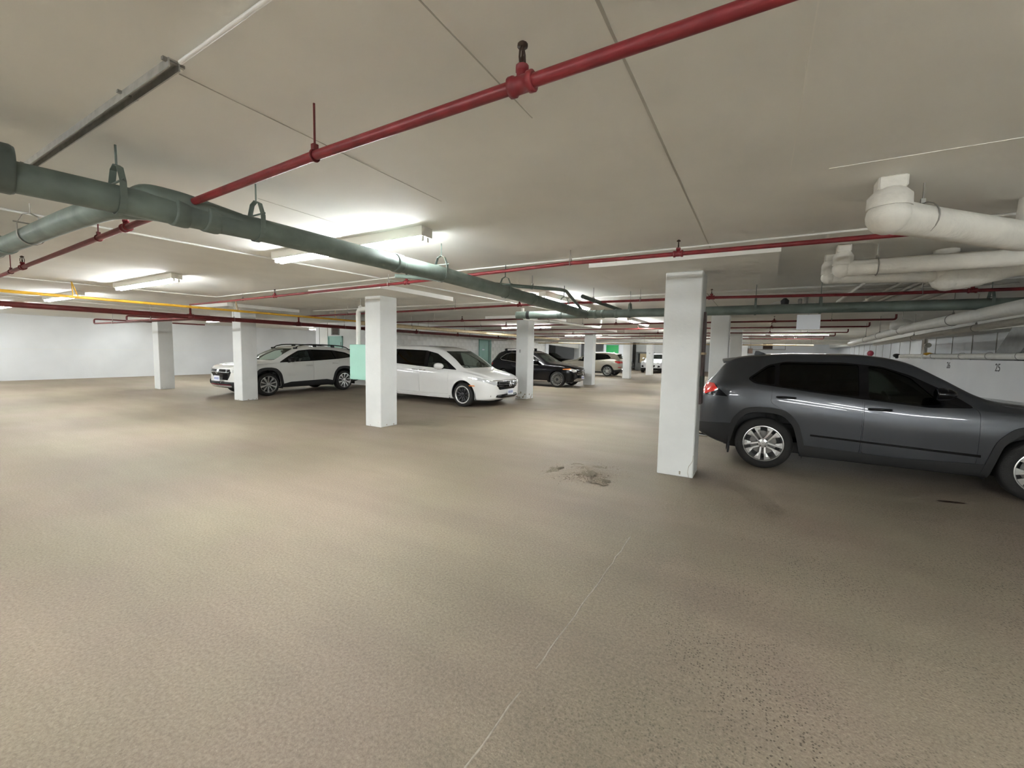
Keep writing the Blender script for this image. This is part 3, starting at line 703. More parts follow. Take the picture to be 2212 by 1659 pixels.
for yy in (9.0, 11.0, 13.2, 14.6, 16.2, 18.4):
    m = MB(); ring(m, (4.78, yy, 1.70), (0, 1, 0), 0.085, 0.006); m.build('pipe_band', 'galv', lp)
put_text('25', 0.25, (4.597, 13.6, 1.43), (0, -1, 0), 'number_black', wr, 1.0)
put_text('26', 0.25, (4.597, 16.45, 1.43), (0, -1, 0), 'number_black', wr, 1.0)
# sloping grey duct on the ledge, standpipe, valves
du = thing('sheet_duct', 'dark grey slanting sheet metal duct standing on the right wall ledge', 'duct', (5.2, 14.6, 1.52))
MB().prism([(14.1, 1.52), (15.3, 1.52), (14.3, 2.36), (13.1, 2.36)], 'x', 5.0, 5.4).build('duct_body', 'grey_duct', du)
MB().prism([(13.95, 1.52), (14.1, 1.52), (13.1, 2.36), (12.95, 2.36)], 'x', 4.98, 5.42).build('duct_flange', 'pipe_black', du)
sp = thing('standpipe', 'white standpipe with yellow handled valve on the low wall', 'pipe', (4.75, 19.2, 1.6))
MB().tube([(4.75, 19.2, 1.6), (4.75, 19.2, 2.3)], 0.07, 16).build('riser', 'white_pipe', sp)
MB().lathe((4.75, 19.2, 2.05), (0, -1, 0), [(0, 0.05), (0.28, 0.05), (0.28, 0.08), (0.34, 0.08)], 14).build('outlet', 'white_pipe', sp)
MB().lathe((4.75, 18.8, 1.72), (0, 0, 1), [(0, 0.05), (0.03, 0.12), (0.06, 0.12), (0.09, 0.04)], 14).build('valve_wheel', 'yellow_paint', sp)

hv = thing('hose_valve', 'small red and white rounded valve cover showing above the grey car roof', 'valve', (4.72, 27.0, 1.6))
MB().tube([(4.72, 27.0, 1.6), (4.72, 27.0, 1.75)], 0.05, 10).build('stem', 'white_pipe', hv)
MB().ball((4.72, 27.0, 1.82), 0.13, 14, 1.1).build('valve_cover', 'cap_red', hv)
MB().ball((4.66, 27.22, 1.84), 0.14, 14, 1.0).build('white_cap', 'plate_white', hv)
kn = thing('valve_knob', 'black round knob on the low wall showing above the grey car windscreen', 'valve', (4.72, 22.3, 1.6))
MB().lathe((4.72, 22.3, 1.59), (0, 0, 1), [(0, 0.04), (0.05, 0.05), (0.07, 0.10), (0.13, 0.125), (0.18, 0.10), (0.20, 0.03)], 14).build('knob', 'pipe_black', kn)
# ceiling conduits
CD = 'thin white ceiling conduits'
def conduit(lab, pts, r=0.011):
    return pipe_run('ceiling_conduit', lab, 'conduit', pts, r, 'conduit', (), (), group=CD, n=8)
zc = CEIL - 0.012
conduit('thin white conduit running back along the ceiling past the first lit lamp', [(-5.68, 0.3, zc), (-5.5, 2.74, zc), (-5.3, 4.85, zc)])
conduit('thin white conduit running back along the ceiling over the yellow pipe', [(-11.6, 0.3, zc), (-11.15, 4.0, zc), (-10.95, 5.1, zc)])
conduit('thin white conduit crossing the ceiling behind the bright red pipe', [(-11.0, 5.12, zc), (-5.0, 4.90, zc), (2.9, 4.8, zc)])
conduit('thin white conduit crossing the ceiling over the long green pipe', [(-12.0, 8.3, zc), (3.6, 8.45, zc)], 0.02)
conduit('thin white conduit doubled beside the other over the long green pipe', [(-12.0, 8.9, zc), (3.2, 9.1, zc)], 0.016)
conduit('thin white conduit continuing from the strut channel toward the camera', [(-2.06, 0.86, zc), (1.4, 0.83, zc)], 0.008)
conduit('thin white conduit running back behind the second column', [(-5.3, 4.9, zc), (-5.15, 7.05, zc), (-4.9, 10.5, zc)])
conduit('thin white conduit at the far left over the red main', [(-16.4, 0.3, zc), (-16.2, 6.5, zc)])
st = thing('strut_channel', 'grey metal strut channel screwed to the ceiling at upper left', 'channel', (-3.1, 0.86, CEIL))
MB().box(-4.3, -2.085, 0.83, 0.835, CEIL - 0.035, CEIL + .002).box(-4.3, -2.085, 0.865, 0.87, CEIL - 0.035, CEIL + .002).box(-4.3, -2.085, 0.835, 0.865, CEIL - 0.006, CEIL + .002).build('channel', 'galv', st)
for xx in (-2.1, -2.55, -4.1):
    MB().box(xx - 0.008, xx + 0.008, 0.815, 0.89, CEIL - 0.012, CEIL + 0.002).build('clip', 'rod', st)

# heaters / odds and ends at right rear
sg = thing('hanging_card', 'pale hanging card below the long green pipe over the grey car', 'card', (0.62, 7.95, 2.2))
MB().box(0.47, 0.77, 7.95, 7.953, 2.02, 2.245).build('card', 'plate_white', sg)
MB().tube([(0.62, 7.95, 2.24), (0.62, 7.95, 2.40)], 0.004, 6).build('wire', 'rod', sg)
va = thing('sprinkler_valve', 'cluster of grey valve parts sitting on the long green pipe', 'valve', (0.5, 8.05, 2.45))
MB().lathe((0.30, 8.05, 2.40), (0, 0, 1), [(0, 0.05), (0.08, 0.06), (0.12, 0.02)], 14).build('valve_body', 'pipe_black', va)
for k, xx in enumerate((0.50, 0.58)):
    MB().lathe((xx, 8.05, 2.405), (0, 0, 1), [(0, 0.028), (0.09 + 0.03 * k, 0.028), (0.1 + 0.03 * k, 0.015)], 12).build('canister', 'galv', va)
MB().tube(fillet([(0.1, 8.07, 2.42), (0.2, 8.07, 2.47), (0.34, 8.05, 2.43), (0.7, 8.05, 2.43)], 0.05), 0.012, 8).build('loop_tube', 'white_pipe', va)
uh = thing('unit_heater', 'dark unit heater in a thin frame hanging before the far white wall', 'heater', (0.4, 30.0, CEIL))
MB().box(0.15, 0.65, 29.8, 30.2, 2.02, 2.5).build('heater_body', 'vent_brown', uh)
hf = MB()
for a, b in (((-0.5, 30, 2.5), (-0.5, 30, 1.98)), ((1.3, 30, 2.5), (1.3, 30, 1.98)), ((-0.5, 30, 1.98), (1.3, 30, 1.98)), ((-0.5, 30, 2.5), (1.3, 30, 2.5)), ((-.5, 30, 2.5), (-.5, 30, CEIL)), ((1.3, 30, 2.5), (1.3, 30, CEIL))):
    hf.tube([a, b], 0.018, 6)
hf.build('heater_frame', 'rod', uh)
ab = thing('alarm_box', 'small brown box on the third far column', 'box', (-0.5, 26.85, 1.7))
MB().box(-0.57, -0.34, 26.80, 26.95, 1.72, 2.0, 0.01).build('box_body', 'vent_brown', ab)

# pale green panel on the second column with its white supply pipe
pb = thing('panel_box', 'pale green metal panel box on the back of the second column', 'panel box', (-7.28, 6.3, 0.94))
MB().box(-7.62, -7.008, 6.12, 6.40, 0.93, 1.68, 0.008).build('box_body', 'teal_bright', pb)
MB().box(-7.60, -7.03, 6.112, 6.121, 0.95, 1.66).build('box_door', 'teal_bright', pb)
pw = thing('riser_pipe', 'white vertical pipe rising from the pale green panel box to the ceiling', 'pipe', (-7.5, 6.26, 1.68))
MB().tube(fillet([(-7.5, 6.26, 1.67), (-7.5, 6.26, 2.42), (-7.0, 6.27, 2.46)], 0.09), 0.05, 16).build('pipe', 'white_pipe', pw)
MB().tube([(-7.44, 6.27, 2.50), (-7.44, 6.27, PANEL + .004)], 0.008, 6).lathe((-7.44, 6.27, 2.45), (0, 0, 1), [(0, 0.05), (0.04, 0.05), (0.07, 0.012)], 12).build('hanger', 'white_pipe', pw)

# ================================================================== LAMPS
LG = 'twin tube strip lamps'
def strip_lamp(lab, a, b, lit=True):
    (x0, y0), (x1, y1) = a, b; d = Vector((x1 - x0, y1 - y0, 0)); ln = d.length; ang = math.atan2(d.y, d.x)
    o = thing('strip_lamp', lab, 'lamp', ((x0 + x1) / 2, (y0 + y1) / 2, CEIL), ang, LG); WLOC[o] = Vector((0, 0, 0))
    L = ln / 2
    MB().prism([(-0.074, 0.003), (-0.074, -0.08), (-0.068, -0.087), (0.068, -0.087), (0.074, -0.08), (0.074, 0.003)], 'x', -L, L).build('housing', 'fixture_white', o)
    for s in (-1, 1):
        for e in (-1, 1):
            MB().box(e * (L - 0.03) - 0.012, e * (L - 0.03) + 0.012, s * 0.032 - 0.012, s * 0.032 + 0.012, -0.128, -0.084).build('socket', 'fixture_white', o)
        MB().tube([(-L + 0.035, s * 0.032, -0.109), (L - 0.035, s * 0.032, -0.109)], 0.0165, 6, False).build('tube', 'tube_lit', o)
    return o
strip_lamp('lit strip lamp nearest the camera, crossed by the green pipe', (-5.13, 3.08), (-2.74, 3.08))
strip_lamp('lit strip lamp left of the nearest one, over the left bay', (-10.6, 3.26), (-8.1, 3.22))
strip_lamp('lit strip lamp peeking between the yellow and dark red pipes', (-15.4, 3.35), (-13.0, 3.35))
strip_lamp('lit strip lamp at the left picture edge below the red main', (-20.5, 3.4), (-18.1, 3.4))
strip_lamp('lit strip lamp far left beyond the third column', (-21.0, 9.4), (-18.6, 9.4))
strip_lamp('added fill strip lamp hidden behind the leftmost column', (-24.9, 8.95), (-23.6, 8.5))  # extra lamp, out of sight, put in to brighten the left wall
strip_lamp('added fill strip lamp outside the frame by the left wall', (-25.3, 2.6), (-22.9, 2.6))  # unseen lamp added to light the left wall
strip_lamp('lit strip lamp beyond the wagon roof by the left wall', (-22.6, 15.4), (-20.2, 15.4))
strip_lamp('lit strip lamp deep in the left bay past the room block', (-22.6, 21.5), (-20.2, 21.5))
strip_lamp('lit strip lamp above the green pipe junction', (-3.62, 7.3), (-3.58, 9.7))
strip_lamp('lit strip lamp over the aisle behind the green pipe junction', (-3.64, 13.6), (-3.64, 16.1))
strip_lamp('lit strip lamp behind the column marked 8', (-10.1, 16.35), (-7.66, 16.35))
strip_lamp('added fill strip lamp above the far white cross pipe at left', (-10.6, 24.7), (-8.2, 24.7))  # added lamp that brightens the pier and far bay
strip_lamp('lit strip lamp down the aisle, before the far white cross pipe', (-3.64, 20.4), (-3.64, 22.8))
strip_lamp('lit strip lamp seen small above the grey car roof', (0.4, 24.9), (2.8, 24.9))
strip_lamp('lit strip lamp at the far end of the aisle', (-3.64, 30.0), (-3.64, 32.4))
strip_lamp('lit strip lamp over the beige car', (-10.6, 30.2), (-8.2, 30.2))
strip_lamp('lit strip lamp before the far white wall at right', (1.0, 37.5), (3.4, 37.5))
strip_lamp('lit strip lamp over the distant white car', (-8.6, 36.6), (-6.2, 36.6))
strip_lamp('lit strip lamp before the green sign wall', (-13.4, 37.0), (-11.0, 37.0))
strip_lamp('added fill strip lamp outside the frame by the right wall', (1.9, 0.2), (4.3, 0.2))  # unseen lamp added to lift the floor and ceiling at right
for k, (xa, ya, lab) in enumerate(((-5.1, -2.6, 'first'), (-10.9, -2.6, 'second'), (0.9, -2.6, 'third'), (-5.1, -6.4, 'fourth'), (0.9, -6.4, 'fifth'), (-10.9, -6.4, 'sixth'), (-16.9, -3.0, 'seventh'), (-22.9, -3.0, 'eighth'))):
    strip_lamp('added fill strip lamp on the ceiling behind the camera, %s of eight' % lab, (xa, ya), (xa + 2.4, ya))  # unseen lamps added to carry the overall light level

# ================================================================== CARS
def pchip(tab):
    xs = np.array([t[0] for t in tab], float); ys = np.array([t[1] for t in tab], float)
    h = np.diff(xs); d = np.diff(ys) / h; m = np.zeros_like(ys)
    m[0], m[-1] = d[0], d[-1]
    for i in range(1, len(xs) - 1):
        if d[i - 1] * d[i] > 0:
            w1, w2 = 2 * h[i] + h[i - 1], h[i] + 2 * h[i - 1]; m[i] = (w1 + w2) / (w1 / d[i - 1] + w2 / d[i])
    def f(x):
        x = np.clip(x, xs[0], xs[-1]); i = np.clip(np.searchsorted(xs, x) - 1, 0, len(h) - 1)
        t = (x - xs[i]) / h[i]
        return ((1 + 2 * t) * (1 - t) ** 2) * ys[i] + t * (1 - t) ** 2 * h[i] * m[i] + t * t * (3 - 2 * t) * ys[i + 1] + t * t * (t - 1) * h[i] * m[i + 1]
    return f

def boolean(me, cut, op):
    a = bpy.data.objects.new('a', me); b = bpy.data.objects.new('b', cut); COL.objects.link(a); COL.objects.link(b)
    md = a.modifiers.new('b', 'BOOLEAN'); md.operation = op; md.object = b
    try: md.solver = 'MANIFOLD'
    except Exception: md.solver = 'EXACT'
    dg = bpy.context.evaluated_depsgraph_get(); r = bpy.data.meshes.new_from_object(a.evaluated_get(dg))
    if len(r.polygons) == 0 or (op == 'DIFFERENCE' and len(r.polygons) == len(me.polygons) and False):
        md.solver = 'EXACT'; dg = bpy.context.evaluated_depsgraph_get(); r = bpy.data.meshes.new_from_object(a.evaluated_get(dg))
    bpy.data.objects.remove(a); bpy.data.objects.remove(b)
    return r

def closed_prism(poly, axis, a, b):
    return MB().prism(poly, axis, a, b).mesh()

def finish(me, angle=38):
    for p in me.polygons: p.use_smooth = True
    me.set_sharp_from_angle(angle=math.radians(angle))
    return me

def split_y(me):
    """left and right halves (pieces are wholly on one side)"""
    out = []
    for sgn in (1, -1):
        bm = bmesh.new(); bm.from_mesh(me)
        dead = [v for v in bm.verts if v.co.y * sgn < 0]
        bmesh.ops.delete(bm, geom=dead, context='VERTS')
        if len(bm.faces):
            r = bpy.data.meshes.new('half'); bm.to_mesh(r); out.append((sgn, r))
        bm.free()
    return out

def rounded(poly, r, n=4):
    """rounded 2D polygon"""
    out = []; m = len(poly)
    for i in range(m):
        a, b, c = Vector(poly[i - 1]), Vector(poly[i]), Vector(poly[(i + 1) % m])
        u, v = a - b, c - b; k = min(r, u.length * 0.4, v.length * 0.4); p, q = b + u.normalized() * k, b + v.normalized() * k
        for j in range(n + 1):
            t = j / n; o = p * (1 - t) ** 2 + b * 2 * t * (1 - t) + q * t * t; out.append((o.x, o.y))
    return out

class Car:
    def __init__(s, sp, ns=84, quality=1.0):
        s.sp = sp; s.L = sp['L']; s.fo = sp['fo']; s.wb = sp['wb']; s.x0 = s.wb / 2 + s.fo   # nose x
        s.f = {k: pchip(sp[k]) for k in ('top', 'belt', 'half', 'roofw', 'bottom')}
        base = np.concatenate([np.linspace(0, 1, ns)])
        # denser at both ends
        ss = 0.5 - 0.5 * np.cos(np.pi * base); s.st = (0.55 * ss + 0.45 * base) * s.L
        s.q = quality
    def X(s, t): return s.x0 - t
    def surface(s, d=0.0):
        sp = s.sp; P = []
        for t in s.st:
            top, belt, hw, rw, bot = (float(s.f[k](t)) for k in ('top', 'belt', 'half', 'roofw', 'bottom'))
            rw = min(rw, hw * 0.97); belt = min(belt, top - 0.03)
            crown = sp.get('crown', 0.035); zr = max(top - crown - 0.02, belt + 0.005)
            hh = belt - bot
            keys = [(0, bot), (hw * 0.80, bot), (hw * 0.935, bot + 0.03), (hw * sp.get('tuck', 0.965), bot + hh * 0.16), (hw * 0.985, bot + hh * 0.38), (hw * 1.0, bot + hh * 0.66),
                    (hw * 0.985, bot + hh * 0.86), (hw * 0.955, belt), ]
            g = zr - belt
            keys += [(hw * 0.955 + (rw - hw * 0.955) * 0.36, belt + g * 0.42), (hw * 0.955 + (rw - hw * 0.955) * 0.80, belt + g * 0.84), (rw, zr), (rw * 0.93, top - crown * 0.62), (rw * 0.6, top - crown * 0.22), (0, top)]
            K = np.array(keys); seg = sp.get('seg', [2, 1, 2, 3, 4, 3, 3, 4, 4, 2, 2, 3, 4]); row = []
            # gentle Catmull-Rom through the keys
            for i in range(len(K) - 1):
                p0 = K[i - 1] if i > 0 else np.array([-K[1][0], K[1][1]]); p1, p2 = K[i], K[i + 1]
                p3 = K[i + 2] if i + 2 < len(K) else np.array([-K[i][0], K[i][1]])
                T = 0.42
                m1 = (p2 - p0) * T; m2 = (p3 - p1) * T
                l = np.linalg.norm(p2 - p1)
                for mm in (m1, m2):
                    q = np.linalg.norm(mm)
                    if q > l: mm *= l / q
                for j in range(seg[i]):
                    u = j / seg[i]
                    row.append((2 * u ** 3 - 3 * u * u + 1) * p1 + (u ** 3 - 2 * u * u + u) * m1 + (-2 * u ** 3 + 3 * u * u) * p2 + (u ** 3 - u * u) * m2)
            row.append(K[-1]); row = np.array(row); row[:, 0] = np.maximum(row[:, 0], 0); row[0, 0] = row[-1, 0] = 0
            bow = float(s.bow(t)); xx = s.X(t) - bow * (row[:, 0] / max(hw, .1)) ** 2 + 0.0
            P.append(np.stack([xx, row[:, 0], row[:, 1]], 1))
        P = np.array(P)                                     # stations x rows
        return P
    def bow(s, t):
        if not hasattr(s, '_b'): s._b = pchip(s.sp.get('bow', [(0, 0.10), (0.5, 0.06), (1.0, 0.10), (2.2, 0.08), (3.0, 0.0), (s.L - 0.9, 0.0), (s.L - 0.3, -0.07), (s.L, -0.10)]))
        return s._b(t)
    def skin(s):
        """closed full surface: verts + faces (both halves, both caps)"""
        P = s.surface(); ns, nr, _ = P.shape; V = []; idx = np.zeros((ns, 2 * nr - 2), int)
        loopn = 2 * nr - 2
        for i in range(ns):
            for j in range(loopn):
                p = P[i, j] if j < nr else P[i, loopn - j] * np.array([1, -1, 1])
                idx[i, j] = len(V); V.append(p)
        Fc = []
        for i in range(ns - 1):
            for j in range(loopn):
                k = (j + 1) % loopn; Fc.append((idx[i, j], idx[i + 1, j], idx[i + 1, k], idx[i, k]))
        # caps as ladders between mirrored rows with a slight bulge
        for i, sg in ((0, 1), (ns - 1, -1)):
            for j in range(0, nr - 1):
                a, b = idx[i, j], idx[i, j + 1]; c, d = idx[i, (loopn - j - 1) % loopn], idx[i, (loopn - j) % loopn]
                q = []
                for z in ((a, b, c, d) if sg == 1 else (d, c, b, a)):
                    if z not in q: q.append(z)
                if len(q) >= 3: Fc.append(tuple(int(z) for z in q))
        return np.array(V), Fc
    def build_base(s):
        V, Fc = s.skin(); me = bpy.data.meshes.new('skin'); me.from_pydata([tuple(v) for v in V], [], Fc)
        bm = bmesh.new(); bm.from_mesh(me); bmesh.ops.recalc_face_normals(bm, faces=bm.faces); bmesh.ops.triangulate(bm, faces=[f for f in bm.faces if len(f.verts) > 3]) if False else None
        bm.normal_update(); s.N = np.array([v.normal[:] for v in bm.verts]); bm.to_mesh(me); bm.free()
        s.V = V; s.F = [tuple(p.vertices) for p in me.polygons]; bpy.data.meshes.remove(me)
    def shell(s, do, di):
        n = len(s.V); A = s.V + s.N * do; B = s.V - s.N * di
        me = bpy.data.meshes.new('shell'); me.from_pydata([tuple(v) for v in A] + [tuple(v) for v in B], [], list(s.F) + [tuple(i + n for i in reversed(f)) for f in s.F]); me.update(); return me
    def sx(s, poly): return [(s.X(a), b) for a, b in poly]           # (s,z) -> (x,z)

def wheel(root, x, y, r, rim_r, style, side, first):
    """one wheel: tyre mesh as the part, rim etc. as sub-parts. side = +1 left, -1 right"""
    wdt = 0.225; o = bpy.data.objects.new('wheel', None)
    key = (style, round(r, 3), round(rim_r, 3))
    if key not in WCACHE:
        D = {}; h = wdt / 2
        D['tyre'] = [(MB().lathe((0, 0, 0), (0, 1, 0), [(-h + .01, rim_r - .01), (-h, rim_r + .012), (-h - .004, rim_r + (r - rim_r) * .45), (-h + .012, r - .022), (-h + .035, r - .005), (-0.02, r), (0.02, r), (h - .035, r - .005), (h - .012, r - .022), (h + .004, rim_r + (r - rim_r) * .45), (h, rim_r + .012), (h - .01, rim_r - .01), (-h + .01, rim_r - .01)], 56, False).mesh(), 'tyre', None)]
        lip = 'alloy' if style != 'dark' else 'alloy'
        rim = MB().lathe((0, 0, 0), (0, 1, 0), [(h - .002, rim_r - .001), (h + .004, rim_r + .008), (h + .006, rim_r - .002), (h - .012, rim_r - .014), (h - .05, rim_r - .022), (-h + .02, rim_r - .03), (-h + .02, rim_r - .002)], 48, False)
        D['rim'] = [(rim.mesh(), lip, None)]
        D['barrel'] = [(MB().lathe((0, 0, 0), (0, 1, 0), [(-0.03, rim_r - .026), (-0.03, 0.01)], 32, False).mesh(), 'pipe_black', None)]
        D['brake_disc'] = [(MB().lathe((0, 0, 0), (0, 1, 0), [(-0.01, 0.05), (-0.01, rim_r * .68), (0.005, rim_r * .68), (0.005, 0.05)], 32, False).mesh(), 'disc', None)]
        sp = []
        def bar(a, r0, r1, w0, w1, off0, off1, y0, y1, th=0.03):
            # a spoke bar from r0 to r1 at angle a, tangential offset off0->off1
            c, sn = math.cos(a), math.sin(a); vs = []
            for (rr, ww, of, yy) in ((r0, w0, off0, y0), ((r0 + r1) / 2, (w0 + w1) / 2, (off0 + off1) / 2, (y0 + y1) / 2 + 0.006), (r1, w1, off1, y1)):
                for (dt, dy) in ((-ww / 2, 0), (ww / 2, 0), (ww / 2 * 1.15, -th), (-ww / 2 * 1.15, -th)):
                    u, v = rr, of + dt; vs.append((c * u - sn * v, yy + dy, sn * u + c * v))
            fs = [(0, 1, 2, 3), (11, 10, 9, 8)]
            for k in (0, 4):
                for i in range(4): fs.append((k + i, k + (i + 1) % 4, k + 4 + (i + 1) % 4, k + 4 + i))
            return MB().add(vs, fs)
        ro = rim_r - 0.012
        if style == 'twin':                       # five pairs of slim bright bars, broad at the rim
            for k in range(5):
                a = math.pi / 2 + k * 2 * math.pi / 5 + math.pi / 5
                for sg in (-1, 1):
                    sp.append((bar(a, 0.055, ro, 0.020, 0.022, sg * 0.025, sg * 0.036, h - .012, h - .004), 'alloy'))
                    sp.append((bar(a, rim_r * .58, ro, 0.006, 0.085, sg * 0.048, sg * 0.075, h - .02, h - .008, 0.02), 'alloy'))
        elif style == 'petal':                    # ten blades, alternate bright
            for k in range(10):
                a = math.pi / 2 + k * math.pi / 5
                sp.append((bar(a, 0.05, ro, 0.026, 0.060 if k % 2 else 0.038, 0, 0.012, h - .02, h - .004), 'alloy'))
        elif style == 'dark':
            for k in range(10):
                a = math.pi / 2 + k * math.pi / 5
                sp.append((bar(a, 0.05, ro - .012, 0.03, 0.05, 0, 0.01, h - .03, h - .012), 'alloy_dark'))
            sp.append((MB().lathe((0, 0, 0), (0, 1, 0), [(h - .01, rim_r - .03), (h + .002, rim_r - .02), (h + .004, rim_r - .004)], 48, False), 'alloy'))
        elif style == 'multi':
            for k in range(16):
                a = math.pi / 2 + k * math.pi / 8
                sp.append((bar(a, 0.04, ro, 0.016, 0.015, 0, 0.0, h - .03, h - .006, 0.02), 'galv'))
        else:                                     # 'y' five Y spokes
            for k in range(5):
                a = math.pi / 2 + k * 2 * math.pi / 5
                for sg in (-1, 1):
                    sp.append((bar(a, 0.05, ro, 0.026, 0.026, sg * 0.012, sg * 0.07, h - .02, h - .006), 'alloy'))
        D['spoke'] = [(m.mesh(), mt, None) for m, mt in sp]
        D['hub_cap'] = [(MB().lathe((0, 0, 0), (0, 1, 0), [(h - .03, 0.07), (h - .012, 0.062), (h - .006, 0.034), (h - .002, 0.032), (h - .001, 0.005)], 20, False).mesh(), 'alloy' if style in ('twin', 'petal', 'y') else 'alloy_dark', None)]
        nuts = []
        for k in range(5):
            a = math.pi / 2 + k * 2 * math.pi / 5
            nuts.append((MB().tube([(0.05 * math.cos(a), h - .012, 0.05 * math.sin(a)), (0.05 * math.cos(a), h - .002, 0.05 * math.sin(a))], 0.008, 6).mesh(), 'alloy_dark', None))
        D['lug_nut'] = nuts
        for k in D:
            for me, mt, _ in D[k]:
                me.materials.append(M[mt])
                if k not in ('spoke', 'lug_nut'): finish(me, 50)
        WCACHE[key] = D
    D = WCACHE[key]
    ty = mesh_obj('wheel', D['tyre'][0][0], None, root); ty.location = (x, y, r)
    if side < 0: ty.rotation_euler = (0, 0, math.pi)
    for k in ('rim', 'barrel', 'brake_disc', 'spoke', 'hub_cap', 'lug_nut'):
        if k == 'lug_nut' and not first: continue
        for me, mt, _ in D[k]:
            mesh_obj(k, me, None, ty)
    return ty
WCACHE = {}

def seat_mesh(cx, cy, zb, mirror=1):
    m = MB()
    m.box(cx - 0.25, cx + 0.25, cy - 0.25, cy + 0.25, zb, zb + 0.2, 0.04)
    vs = []
    prof = [(-0.23, zb + 0.1, 0.24, 0.07), (-0.30, zb + 0.45, 0.25, 0.065), (-0.38, zb + 0.72, 0.22, 0.05), (-0.39, zb + 0.745, 0.18, 0.04)]
    rings = []
    for (dx, z, hw, t) in prof:
        rings.append([(cx + dx - t, cy - hw, z), (cx + dx - t, cy + hw, z), (cx + dx + t, cy + hw * .92, z), (cx + dx + t, cy - hw * .92, z)])
    vs = [p for r in rings for p in r]; fs = [(3, 2, 1, 0), (12, 13, 14, 15)]
    for k in range(3):
        for i in range(4): fs.append((k * 4 + i, k * 4 + (i + 1) % 4, k * 4 + 4 + (i + 1) % 4, k * 4 + 4 + i))
    m.add(vs, fs, True)
    m.box(cx - 0.46, cx - 0.36, cy - 0.13, cy + 0.13, zb + 0.78, zb + 0.97, 0.035)
    m.tube([(cx - 0.40, cy - 0.06, zb + 0.72), (cx - 0.41, cy - 0.06, zb + 0.82)], 0.008, 6).tube([(cx - 0.40, cy + 0.06, zb + 0.72), (cx - 0.41, cy + 0.06, zb + 0.82)], 0.008, 6)
    return m

